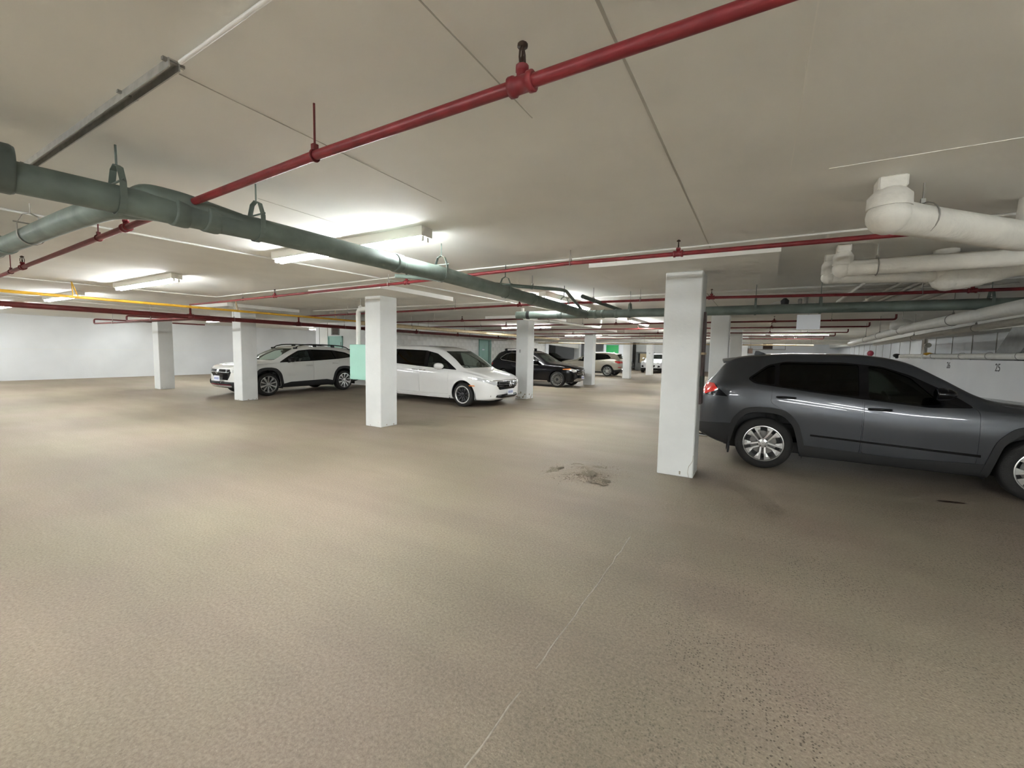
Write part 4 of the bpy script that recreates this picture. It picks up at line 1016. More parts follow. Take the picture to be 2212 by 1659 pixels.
def make_car(name, label, sp, loc, rz, scale=1.0, detail=2):
    root = thing(name, label, 'car', loc, rz, None, scale); WLOC[root] = Vector((0, 0, 0))
    c = Car(sp, sp.get('ns', 84)); c.build_base()
    L, r = c.L, sp['tyre']; paint = sp['paint']; X = c.X
    ax_f, ax_r = c.wb / 2, -c.wb / 2; hw = max(t[1] for t in sp['half'])
    body = c.shell(0.0, 0.03)
    # wheel openings
    ar = sp.get('arch', r + 0.05)
    def arch_poly(xc, R, zc, flat=False):
        if flat:   # squared-off arch
            k = R
            pts = [(xc - k * 1.10, -0.1), (xc - k * 1.02, zc * 0.62), (xc - k * 0.80, zc + k * 0.62), (xc - k * 0.52, zc + k * 0.93), (xc - k * .2, zc + k * 1.0), (xc + k * 0.2, zc + k * 1.0), (xc + k * 0.52, zc + k * 0.93), (xc + k * 0.80, zc + k * 0.62), (xc + k * 1.02, zc * 0.62), (xc + k * 1.10, -0.1)]
            return rounded(pts, 0.08, 3)
        n = 26; a0 = -0.25
        pts = [(xc + R * math.cos(math.pi + 0.35 - (math.pi + 0.7) * i / n), zc + R * math.sin(math.pi + 0.35 - (math.pi + 0.7) * i / n)) for i in range(n + 1)]
        return [(pts[0][0], -0.1)] + pts + [(pts[-1][0], -0.1)]
    sq = sp.get('square_arch', False)
    arches = [arch_poly(x, ar, r + 0.01, sq) for x in (ax_f, ax_r)]
    for ap in arches:
        body = boolean(body, closed_prism(ap, 'y', -1.4, 1.4), 'DIFFERENCE')
    # glass openings
    wins = sp['windows']
    dlo = sp.get('dlo')
    trim_src = None
    if dlo:
        dp = rounded(c.sx(dlo), 0.05)
        trim_src = boolean(c.shell(0.002, 0.02), closed_prism(dp, 'y', -1.4, 1.4), 'INTERSECT')
        body = boolean(body, closed_prism(dp, 'y', -1.4, 1.4), 'DIFFERENCE')
    gshell = lambda: c.shell(-0.010, 0.015)
    panes = []
    for wi, (poly, mat) in enumerate(wins):
        wp = rounded(c.sx(poly), 0.035); pr = lambda e=0: closed_prism(wp, 'y', -1.4, 1.4)
        if dlo: trim_src = boolean(trim_src, pr(), 'DIFFERENCE')
        else: body = boolean(body, pr(), 'DIFFERENCE')
        g = boolean(gshell(), pr(), 'INTERSECT'); panes.append((g, mat))
    # windscreen and rear window: outlines seen from the front
    for nm, poly, a, b, mat in sp['screens']:
        pp = rounded(poly + [(-y, z) for y, z in reversed(poly)], 0.06)
        body = boolean(body, closed_prism(pp, 'x', X(a), X(b)), 'DIFFERENCE')
        g = boolean(gshell(), closed_prism(pp, 'x', X(a), X(b)), 'INTERSECT')
        if len(g.polygons): mesh_obj(nm, finish(g), mat, root)
    # painted panels cut free: doors, hood
    for nm, poly in sp.get('doors', []):
        dp = c.sx(poly); outer = rounded(dp, 0.05)
        cx = sum(p[0] for p in outer) / len(outer); cz = sum(p[1] for p in outer) / len(outer)
        inner = rounded([(cx + (x - cx) * (1 - 0.006), cz + (z - cz) * (1 - 0.007)) for x, z in dp], 0.05)
        dpiece = boolean(body, closed_prism(inner, 'y', -1.4, 1.4), 'INTERSECT')
        body = boolean(body, closed_prism(outer, 'y', -1.4, 1.4), 'DIFFERENCE')
        # handle spot
        for sgn, half in split_y(dpiece):
            d = mesh_obj(nm, finish(half), paint, root)
            hx, hz = sp['handles'][nm]; yy = sgn * (float(c.f['half'](hx)) * 0.985 + 0.004); hxx = X(hx)
            hm = MB().tube([(hxx - 0.11, yy + sgn * 0.004, hz), (hxx - 0.095, yy + sgn * 0.03, hz), (hxx, yy + sgn * 0.036, hz + 0.002), (hxx + 0.095, yy + sgn * 0.03, hz), (hxx + 0.11, yy + sgn * 0.004, hz)], [0.012, 0.015, 0.016, 0.015, 0.012], 8)
            mesh_obj('handle', hm.mesh(), sp.get('handle_mat', paint), d)
    if sp.get('hood'):
        hp = [(X(a), y) for a, y in sp['hood']]; hp = hp + [(x, -y) for x, y in reversed(hp)]
        cx = sum(p[0] for p in hp) / len(hp); outer = rounded(hp, 0.08); inner = rounded([(cx + (x - cx) * 0.99, y * 0.992) for x, y in hp], 0.08)
        zt = sp['hoodz']
        hpiece = boolean(body, closed_prism(inner, 'z', zt, 1.35), 'INTERSECT')
        body = boolean(body, closed_prism(outer, 'z', zt, 1.35), 'DIFFERENCE')
        mesh_obj('hood', finish(hpiece), paint, root)
    mesh_obj('body', finish(body), paint, root)
    # panes
    for g, mat in panes:
        for sgn, half in split_y(g): mesh_obj('window', finish(half), mat, root)
    if trim_src is not None:
        for sgn, half in split_y(trim_src): mesh_obj('window_trim', finish(half), sp.get('trim_mat', 'gloss_black'), root)
    if sp.get('surround'):
        smat, grow = sp['surround']; q = c.sx(dlo); cx = sum(p[0] for p in q) / len(q); cz = sum(p[1] for p in q) / len(q)
        big = rounded([(x + (grow if x > cx else -grow) * 1.3, z + (grow if z > cz else -grow)) for x, z in q], 0.06)
        rg = boolean(boolean(c.shell(0.006, 0.01), closed_prism(big, 'y', -1.4, 1.4), 'INTERSECT'), closed_prism(rounded(q, 0.05), 'y', -1.4, 1.4), 'DIFFERENCE')
        rg = boolean(rg, MB().box(-6, 6, -0.3, 0.3, -1, 3).mesh(), 'DIFFERENCE')
        for sgn, half in split_y(rg): mesh_obj('window_surround', finish(half), smat, root)
    # proud pieces: cladding, lamps, grille
    for nm, poly, ax, a, b, mat, do in sp.get('applied', []):
        if ax == 'y':
            pp = c.sx(poly); src = c.shell(do, 0.012)
            pc = boolean(src, closed_prism(pp, 'y', -1.4, 1.4), 'INTERSECT')
            if b is not None:   # keep only |y| > b
                pc = boolean(pc, MB().box(-6, 6, -b, b, -1, 3).mesh(), 'DIFFERENCE')
            for ap in arches:
                if nm in ('cladding', 'side_skirt', 'arch_flare', 'bumper_skirt'): pc = boolean(pc, closed_prism(ap, 'y', -1.4, 1.4), 'DIFFERENCE')
            for sgn, half in split_y(pc): mesh_obj(nm, finish(half), mat, root)
        else:
            if ax == 'z':
                full = [(X(t_), y_) for t_, y_ in poly]; full = rounded(full + [(x_, -y_) for x_, y_ in reversed(full)], 0.06)
                pc = boolean(c.shell(do, 0.012), closed_prism(full, 'z', a, b), 'INTERSECT')
                if len(pc.polygons): mesh_obj(nm, finish(pc), mat, root)
            elif ax == 'xs':
                full = poly + [(-y, z) for y, z in reversed(poly)]
                pc = boolean(c.shell(do, 0.012), closed_prism(full, 'x', X(a), X(b)), 'INTERSECT')
                if len(pc.polygons): mesh_obj(nm, finish(pc), mat, root)
            else:
                for sgn in (1, -1):
                    q = [(sgn * y, z) for y, z in poly]
                    pc = boolean(c.shell(do, 0.012), closed_prism(q, 'x', X(a), X(b)), 'INTERSECT')
                    if len(pc.polygons): mesh_obj(nm, finish(pc), mat, root)
    # arch flares
    if sp.get('flare'):
        fw, fmat = sp['flare']
        for x in (ax_f, ax_r):
            po = arch_poly(x, ar + fw, r + 0.01, sq)
            po = [(px, max(pz, 0.26 if abs(px - x) > ar * .8 else -0.1)) for px, pz in po]
            pc = boolean(c.shell(0.016, 0.012), closed_prism(po, 'y', -1.4, 1.4), 'INTERSECT')
            for ap in arches: pc = boolean(pc, closed_prism(ap, 'y', -1.4, 1.4), 'DIFFERENCE')
            pc = boolean(pc, MB().box(-6, 6, -hw * .7, hw * .7, -1, 3).mesh(), 'DIFFERENCE')
            for sgn, half in split_y(pc): mesh_obj('arch_flare', finish(half), fmat, root)
    # wheel wells
    for x in (ax_f, ax_r):
        for sg in (1, -1):
            R = ar + 0.012; n = 20; vs = []
            pts = [(x + R * 1.04 * math.cos(math.pi * i / n), r + R * math.sin(math.pi * i / n)) for i in range(n + 1)]
            pts = [(x + R * 1.04, 0.2)] + pts + [(x - R * 1.04, 0.2)]; m = MB(); y0, y1 = sg * (hw - 0.42), sg * (hw - 0.035)
            k = len(pts); vs = [(a, y0, b) for a, b in pts] + [(a, y1, b) for a, b in pts]
            m.add(vs, [(i, i + 1, k + i + 1, k + i) for i in range(k - 1)] + [tuple(range(k))])
            mesh_obj('wheel_well', m.mesh(), 'pipe_black', root)
    # wheels
    yo = hw - 0.115 - sp.get('inset', 0.012)
    for x in (ax_f, ax_r):
        for sg in (1, -1): wheel(root, x, sg * yo, r, sp['rim'], sp['style'], sg, detail >= 2)
    # mirrors
    mx, mz = sp['mirror']; my = float(c.f['half'](mx)) * 0.95
    for sg in (1, -1):
        m = MB(); cxm = X(mx); mk = sp.get('mirror_k', 1.0)
        prof = [(-0.09, 0.02, 0.03), (-0.085, 0.085, 0.068), (-0.04, 0.095, 0.075), (0.03, 0.085, 0.066), (0.08, 0.05, 0.04), (0.095, 0.01, 0.01)]
        vs = []; n = 12
        for (dx, ry, rz_) in prof:
            for i in range(n):
                a = 2 * math.pi * i / n; vs.append((cxm + dx * mk, sg * (my + 0.13) + mk * ry * math.cos(a) * 1.15, mz + mk * rz_ * math.sin(a)))
        fs = [tuple(range(n))] + [(k * n + i, k * n + (i + 1) % n, (k + 1) * n + (i + 1) % n, (k + 1) * n + i) for k in range(len(prof) - 1) for i in range(n)] + [tuple(range(5 * n, 6 * n))]
        mo = mesh_obj('mirror', m.add(vs, fs, True).mesh(), sp.get('mirror_mat', paint), root)
        mesh_obj('mirror_stalk', MB().tube([(cxm + 0.02, sg * (my - 0.05), mz - 0.07), (cxm, sg * (my + 0.06), mz - 0.05)], 0.03, 8).mesh(), 'gloss_black', mo)
    # interior
    fl = sp.get('seat_z', 0.42); cs = X(sp['seat_s'])
    fi = MB().box(X(L - 0.7), X(sp['cowl'] + 0.1), -hw + 0.14, hw - 0.14, 0.27, 0.40)
    mesh_obj('cabin_floor', fi.mesh(), 'seat', root)
    if detail >= 1:
        for yy in (0.37, -0.37): mesh_obj('seat', seat_mesh(cs, yy, fl).mesh(), sp.get('seat_mat', 'seat'), root)
        for yy in (0.40, -0.40): mesh_obj('rear_seat', seat_mesh(cs - 0.9, yy, fl).mesh(), sp.get('seat_mat', 'seat'), root)
        dz = float(c.f['belt'](sp['cowl'] + 0.25))
        mesh_obj('dashboard', MB().box(X(sp['cowl'] + 0.62), X(sp['cowl'] + 0.05), -hw + 0.16, hw - 0.16, 0.6, dz - 0.06, 0.05).mesh(), 'seat', root)
        m = MB(); ctr = Vector((X(sp['cowl'] + 0.72), 0.37, dz - 0.06)); ring(m, ctr, (0.92, 0, 0.4), 0.18, 0.014, 20, 8)
        m.tube([ctr + Vector((0, -0.17, 0)), ctr + Vector((0, 0.17, 0))], 0.014, 6)
        mesh_obj('steering_wheel', m.mesh(), 'seat', root)
        mesh_obj('rear_view_mirror', MB().box(X(sp['cowl'] + 0.86), X(sp['cowl'] + 0.82), -0.12, 0.12, sp['roof_z'] - 0.24, sp['roof_z'] - 0.17, 0.01).mesh(), 'gloss_black', root)
    # extras
    def roofpt(t, y): # z of roof near lateral y
        top = float(c.f['top'](t)); rw = float(c.f['roofw'](t)); return top - sp.get('crown', 0.035) * min(1, (y / rw)) ** 2
    if sp.get('rails'):
        a, b, hh, rmat = sp['rails']
        for sg in (1, -1):
            pts = []; rr = []
            for i in range(15):
                u = i / 14; t = a + (b - a) * u; rw = float(c.f['roofw'](t)) - 0.03; z = roofpt(t, rw) - 0.005
                e = min(1, min(u, 1 - u) / 0.13); pts.append((X(t), sg * rw, z + hh * math.sin(e * math.pi / 2))); rr.append(0.014 + 0.006 * e)
            ro = mesh_obj('roof_rail', MB().tube(pts, rr, 8).mesh(), rmat, root)
            for u in (0.02, 0.34, 0.66, 0.98):
                t = a + (b - a) * u; rw = float(c.f['roofw'](t)) - 0.03; z = roofpt(t, rw)
                mesh_obj('rail_foot', MB().box(X(t) - 0.07, X(t) + 0.07, sg * rw - 0.018, sg * rw + 0.018, z - 0.02, z + hh * 0.8 * (0.5 if u in (0.02, .98) else 1), 0.006).mesh(), rmat, ro)
    for (t, zoff) in sp.get('crossbars', []):
        rw = float(c.f['roofw'](t)) - 0.02; z = float(c.f['top'](t)) + zoff
        cb = mesh_obj('roof_bar', MB().prism([(X(t) - 0.05, z), (X(t) + 0.03, z - 0.012), (X(t) + 0.05, z), (X(t) + 0.03, z + 0.014)], 'y', -rw - 0.1, rw + 0.1).mesh(), 'chrome', root)
        for sg in (1, -1): mesh_obj('bar_foot', MB().box(X(t) - 0.06, X(t) + 0.06, sg * rw - 0.04, sg * rw + 0.04, z - zoff - 0.05, z + 0.0, 0.012).mesh(), 'gloss_black', cb)
    if sp.get('spoiler'):
        t0, t1, z1, wsp = sp['spoiler']; z0 = float(c.f['top'](t0)); m = MB(); vs = []
        for (t, z, wy) in ((t0, z0 - 0.005, wsp), (t0, z0 - 0.04, wsp), (t1, z1 - 0.022, wsp * .95), (t1, z1, wsp * .95)):
            for i in range(9):
                u = -1 + i / 4; vs.append((X(t) + 0.05 * u * u * (1 if t == t1 else 0), u * wy, z - 0.045 * u * u))
        fs = []
        for k in range(4):
            k2 = (k + 1) % 4
            for i in range(8): fs.append((k * 9 + i, k * 9 + i + 1, k2 * 9 + i + 1, k2 * 9 + i))
        fs += [(0, 9, 18, 27), (8, 35, 26, 17)]
        mesh_obj('roof_spoiler', finish(m.add(vs, fs).mesh(), 40), sp.get('spoiler_mat', paint), root)
    if sp.get('fin'):
        t = sp['fin']; z = float(c.f['top'](t)) - 0.006
        m = MB(); prof = [(0.11, 0.0, 0.028), (0.05, 0.03, 0.02), (-0.03, 0.062, 0.009), (-0.07, 0.062, 0.006), (-0.085, 0.0, 0.022)]
        vs = []
        for dx, zz, wy in prof: vs += [(X(t) + dx, -wy, z), (X(t) + dx, wy, z), (X(t) + dx, wy * .25, z + zz + 0.002), (X(t) + dx, -wy * .25, z + zz + 0.002)]
        fs = [(0, 1, 2, 3), (19, 18, 17, 16)]
        for k in range(4):
            for i in range(4): fs.append((k * 4 + i, k * 4 + (i + 1) % 4, k * 4 + 4 + (i + 1) % 4, k * 4 + 4 + i))
        mesh_obj('roof_fin', m.add(vs, fs).mesh(), sp.get('fin_mat', paint), root)
    if sp.get('plate'):
        t, z, nose = sp['plate']; x = X(t)
        p = mesh_obj('licence_plate', MB().box(min(x, x + nose * 0.012), max(x, x + nose * 0.012), -0.155, 0.155, z - 0.077, z + 0.077, 0.003).mesh(), 'plate_white', root)
        xf = x + nose * 0.0125
        for k in range(7):
            yk = -0.115 + k * 0.038
            mesh_obj('plate_character', MB().box(min(xf, xf + nose * .001), max(xf, xf + nose * .001), yk - 0.011, yk + 0.011, z - 0.035, z + 0.03).mesh(), 'plate_blue', p)
    for ex in sp.get('extra', []):
        nm, mb, mat = ex(c, X); mesh_obj(nm, mb.mesh(), mat, root)
    return root, c

# ------------------------------------------------------------------ car shapes
def badge_ring(t, z, R, rr=0.008, mat='chrome', star=False, H=False, oval=False, rear=False):
    def f(c, X):
        m = MB(); x = X(t)
        if H:
            for sg in (-1, 1): m.tube([(x, sg * 0.045, z + 0.05), (x, sg * 0.032, z), (x, sg * 0.045, z - 0.05)], 0.010, 6)
            m.tube([(x, -0.032, z), (x, 0.032, z)], 0.010, 6)
            n = 20; m.tube([(x, (R + .012) * math.cos(2 * math.pi * i / n), z + R * 0.85 * math.sin(2 * math.pi * i / n)) for i in range(n)], 0.005, 6, closed=True)
        else:
            n = 20; m.tube([(x, R * (1.6 if oval else 1) * math.cos(2 * math.pi * i / n), z + R * math.sin(2 * math.pi * i / n)) for i in range(n)], rr, 6, closed=True)
            if star:
                for k in range(3):
                    a = math.pi / 2 + k * 2 * math.pi / 3; m.tube([(x, 0, z), (x, R * math.cos(a), z + R * math.sin(a))], [rr * 1.4, rr * 0.5], 6)
            if oval:
                for (dy, dz) in ((-.03, 0), (.0, .01), (.03, 0), (.015, -.012), (-.015, -.012)): m.ball((x, dy, z + dz), 0.007, 6)
        return 'emblem', m, mat
    return f
def bar_y(t, y0, y1, z, h, d, mat, name):
    return lambda c, X: (name, MB().box(X(t) - d, X(t) + d, y0, y1, z - h / 2, z + h / 2, min(h, d) * .3), mat)
def ring_y(t, y, z, R, rr, mat, name):
    def f(c, X):
        m = MB(); n = 18; m.tube([(X(t), y + R * math.cos(2 * math.pi * i / n), z + R * math.sin(2 * math.pi * i / n)) for i in range(n)], rr, 6, closed=True); return name, m, mat
    return f
def flap(t, y, z0, z1, mat='cladding'):
    return lambda c, X: ('mud_flap', MB().box(X(t) - 0.012, X(t) + 0.012, min(y * .99, y * .76), max(y * .99, y * .76), z0, z1, 0.004), mat)
def exhaust(t, y, z):
    return lambda c, X: ('exhaust_tip', MB().tube([(X(t) + 0.15, y, z), (X(t), y, z)], 0.03, 12), 'chrome')

SUV = dict(L=4.6, fo=0.93, wb=2.69, tyre=0.362, rim=0.245, style='twin', paint='paint_grey', ns=92, roof_z=1.66, cowl=1.32, seat_s=2.35,
  top=[(0, .72), (.02, .80), (.07, .88), (.15, .94), (.35, 1.0), (.8, 1.07), (1.26, 1.125), (1.38, 1.17), (1.75, 1.39), (2.05, 1.555), (2.3, 1.62), (2.7, 1.652), (3.2, 1.65), (3.75, 1.618), (4.05, 1.575), (4.17, 1.51), (4.33, 1.33), (4.46, 1.17), (4.53, 1.02), (4.58, .9), (4.6, .80)],
  belt=[(0, .66), (.1, .8), (.35, .92), (.9, .985), (1.4, 1.0), (1.9, 1.005), (2.5, 1.055), (3.4, 1.15), (3.9, 1.2), (4.2, 1.19), (4.4, 1.1), (4.53, .97), (4.6, .74)],
  half=[(0, .56), (.03, .66), (.1, .77), (.25, .855), (.5, .905), (.9, .925), (1.6, .9275), (3.0, .9275), (3.7, .925), (4.1, .905), (4.35, .865), (4.5, .80), (4.57, .73), (4.6, .66)],
  roofw=[(0, .45), (.2, .66), (.6, .74), (1.25, .80), (1.45, .785), (2.05, .65), (2.5, .62), (3.6, .605), (4.05, .58), (4.25, .61), (4.5, .66), (4.6, .5)],
  bottom=[(0, .42), (.06, .33), (.2, .26), (.5, .23), (1.0, .22), (3.5, .22), (4.1, .27), (4.4, .35), (4.55, .42), (4.6, .50)],
  dlo=[(1.52, 1.035), (1.91, 1.01), (2.52, 1.065), (3.1, 1.125), (3.55, 1.18), (3.77, 1.205), (3.86, 1.27), (3.62, 1.47), (3.41, 1.525), (2.76, 1.53), (2.35, 1.49), (2.08, 1.39), (1.72, 1.19)],
  windows=[([(1.80, 1.06), (1.95, 1.035), (2.49, 1.08), (2.49, 1.495), (2.32, 1.465), (2.08, 1.36)], 'glass_dark'),
           ([(2.59, 1.095), (3.0, 1.135), (3.47, 1.185), (3.47, 1.495), (3.3, 1.505), (2.59, 1.505)], 'glass_tint'),
           ([(3.53, 1.20), (3.75, 1.225), (3.82, 1.275), (3.62, 1.44), (3.53, 1.475)], 'glass_tint')],
  screens=[('windscreen', [(.70, 1.165), (.565, 1.545)], 1.25, 2.4, 'glass_clear'), ('rear_window', [(.56, 1.20), (.50, 1.49)], 4.12, 4.7, 'glass_tint')],
  doors=[('front_door', [(1.48, .36), (1.48, 1.0), (1.60, 1.10), (2.535, 1.2), (2.535, .36)]), ('rear_door', [(2.545, .36), (2.545, 1.2), (3.54, 1.25), (3.56, .95), (3.3, .8), (3.1, .36)])],
  handles=dict(front_door=(2.38, .955), rear_door=(3.38, 1.035)), hood=[(.17, .60), (.5, .70), (1.29, .785)], hoodz=.86, mirror=(1.82, 1.19))
RAV = dict(SUV, square_arch=True, arch=0.435, flare=(0.075, 'cladding'), spoiler=(3.86, 4.25, 1.545, .575), fin=3.72, handle_mat='gloss_black', mirror_mat='gloss_black',
  applied=[('side_skirt', [(1.30, .18), (1.30, .40), (2.2, .36), (3.25, .40), (3.25, .18)], 'y', 0, .7, 'cladding', .012),
           ('bumper_skirt', [(3.98, .18), (4.0, .61), (4.12, .605), (4.35, .585), (4.7, .56), (4.7, .18)], 'y', 0, .02, 'cladding', .010),
           ('bumper_skirt', [(-.1, .18), (-.1, .50), (.25, .46), (.52, .50), (.55, .18)], 'y', 0, .02, 'cladding', .010),
           ('door_crease_shade', [(1.45, .50), (3.08, .555), (3.08, .53), (1.45, .47)], 'y', 0, .7, 'gloss_black', .004),  # shade of the lower door crease drawn as a dark strip
           ('tail_lamp', [(4.75, 1.19), (4.30, 1.18), (4.235, 1.09), (4.40, 1.02), (4.75, 1.02)], 'y', 0, .42, 'lamp_bright_red', .010),
           ('tail_lamp_surround', [(4.30, 1.18), (4.10, 1.0), (4.42, 1.005), (4.40, 1.02), (4.235, 1.09)], 'y', 0, .42, 'gloss_black', .010),
           ('grille', [(.50, .50), (.56, .78)], 'xs', -.1, .3, 'gloss_black', .006),
           ('headlight', [(.50, .80), (.52, .87), (.80, .92), (.86, .88), (.70, .80)], 'x', -.1, .6, 'lamp_clear', .006)],
  extra=[flap(4.06, .90, .17, .42), flap(4.06, -.90, .17, .42), exhaust(4.52, -.55, .33), badge_ring(-.012, .66, .045, oval=True)])

def derive(sp, L, W, H, fo, wb, tyre, rim, style, paint, **kw):
    a, b, c = L / sp['L'], W / 1.855, H / 1.66; o = dict(sp)
    for k, f in (('top', c), ('belt', c), ('bottom', 1.0), ('half', b), ('roofw', b)): o[k] = [(s * a, v * f) for s, v in sp[k]]
    P = lambda poly: [(s * a, z * c) for s, z in poly]
    o['dlo'] = P(sp['dlo']); o['windows'] = [(P(p), m) for p, m in sp['windows']]
    o['screens'] = [(n, [(y * b, z * c) for y, z in p], s0 * a, s1 * a, m) for n, p, s0, s1, m in sp['screens']]
    o['doors'] = [(n, P(p)) for n, p in sp['doors']]; o['handles'] = {k: (s * a, z * c) for k, (s, z) in sp['handles'].items()}
    o['hood'] = [(s * a, y * b) for s, y in sp['hood']]; o['hoodz'] = sp['hoodz'] * c; o['mirror'] = (sp['mirror'][0] * a, sp['mirror'][1] * c)
    o.update(L=L, fo=fo, wb=wb, tyre=tyre, rim=rim, style=style, paint=paint, roof_z=sp['roof_z'] * c, cowl=sp['cowl'] * a, seat_s=sp['seat_s'] * a, handle_mat=paint)
    for k in ('flare', 'rails', 'spoiler', 'fin', 'applied', 'extra', 'square_arch', 'arch'): o.pop(k, None)
    o.update(kw); return o

BLACKCAR = derive(SUV, 4.66, 1.89, 1.64, 0.86, 2.87, 0.362, 0.262, 'multi', 'paint_black', ns=70, arch=.405, surround=('chrome', .016), trim_mat='gloss_black', mirror_mat='paint_black',
  rails=(2.3, 4.0, 0.03, 'gloss_black'), crossbars=[(2.75, .12), (3.75, .12)],
  applied=[('side_skirt', [(1.35, .18), (1.35, .30), (3.3, .30), (3.3, .18)], 'y', 0, .7, 'chrome', .006),
           ('grille', [(.40, .52), (.47, .66), (.43, .78)], 'xs', -.1, .25, 'gloss_black', .008),
           ('grille_bar', [(.42, .69), (.42, .715)], 'xs', -.1, .25, 'chrome', .016), ('grille_bar', [(.42, .60), (.42, .625)], 'xs', -.1, .25, 'chrome', .016),
           ('headlight', [(.50, .72), (.52, .80), (.80, .88), (.90, .82), (.74, .70)], 'x', -.1, .55, 'lamp_clear', .008),
           ('indicator', [(.80, .83), (.80, .875), (.90, .86), (.92, .82)], 'x', -.1, .6, 'lamp_amber', .011),
           ('skid_plate', [(.62, .30), (.66, .36), (.50, .42)], 'xs', -.1, .35, 'chrome', .010),
           ('tail_lamp', [(4.75, 1.05), (4.32, 1.03), (4.36, .92), (4.75, .90)], 'y', 0, .42, 'lamp_red', .008)],
  plate=(-0.02, .46, 1), extra=[badge_ring(-.03, .655, .075, .010, star=True)])
BEIGECAR = derive(SUV, 4.70, 1.89, 1.66, 0.87, 2.86, 0.37, 0.262, 'y', 'paint_beige', ns=70, arch=.425, mirror_mat='paint_beige', spoiler=(4.0, 4.36, 1.55, .58), spoiler_mat='paint_beige', fin=3.85, fin_mat='paint_beige',
  applied=[('side_skirt', [(1.35, .18), (1.35, .32), (3.3, .32), (3.3, .18)], 'y', 0, .7, 'cladding', .006),
           ('bumper_skirt', [(4.0, .18), (4.0, .44), (4.8, .50), (4.8, .18)], 'y', 0, .02, 'cladding', .008),
           ('tail_lamp', [(4.85, 1.05), (4.28, 1.06), (4.22, 1.0), (4.45, .90), (4.85, .92)], 'y', 0, .42, 'lamp_red', .010),
           ('reflector', [(4.85, .62), (4.45, .62), (4.45, .66), (4.85, .66)], 'y', 0, .55, 'lamp_red', .006),
           ('grille', [(.40, .52), (.47, .78)], 'xs', -.1, .25, 'gloss_black', .008),
           ('headlight', [(.50, .72), (.52, .80), (.80, .86), (.88, .80), (.74, .70)], 'x', -.1, .55, 'lamp_clear', .008)],
  extra=[exhaust(4.62, .55, .40), exhaust(4.62, -.55, .40)])
FARWHITE = derive(SUV, 4.52, 1.84, 1.66, 0.9, 2.69, 0.345, 0.235, 'petal', 'paint_far', ns=60, arch=.40, mirror_mat='paint_far',
  applied=[('bumper_skirt', [(-.1, .18), (-.1, .44), (.25, .42), (.5, .40), (.5, .18)], 'y', 0, .02, 'cladding', .008),
           ('grille', [(.30, .48), (.38, .66)], 'xs', -.1, .3, 'gloss_black', .008),
           ('fog_lamp', [(.55, .48), (.60, .64), (.74, .60), (.74, .50)], 'x', -.1, .5, 'gloss_black', .008),
           ('headlight', [(.48, .80), (.50, .86), (.76, .95), (.86, .93), (.74, .82)], 'x', -.1, .75, 'lamp_clear', .008)],
  plate=(-.02, .40, 1))
DARKCAR = derive(SUV, 4.55, 1.84, 1.58, 0.9, 2.69, 0.345, 0.235, 'multi', 'paint_black', ns=56, arch=.40, mirror_mat='paint_black',
  applied=[('grille', [(.40, .50), (.45, .72)], 'xs', -.1, .3, 'alloy_dark', .008),
           ('headlight', [(.48, .72), (.50, .80), (.78, .88), (.86, .84), (.74, .72)], 'x', -.1, .6, 'lamp_clear', .008),
           ('tail_lamp', [(4.7, 1.02), (4.3, 1.02), (4.34, .92), (4.7, .90)], 'y', 0, .42, 'lamp_red', .008)])

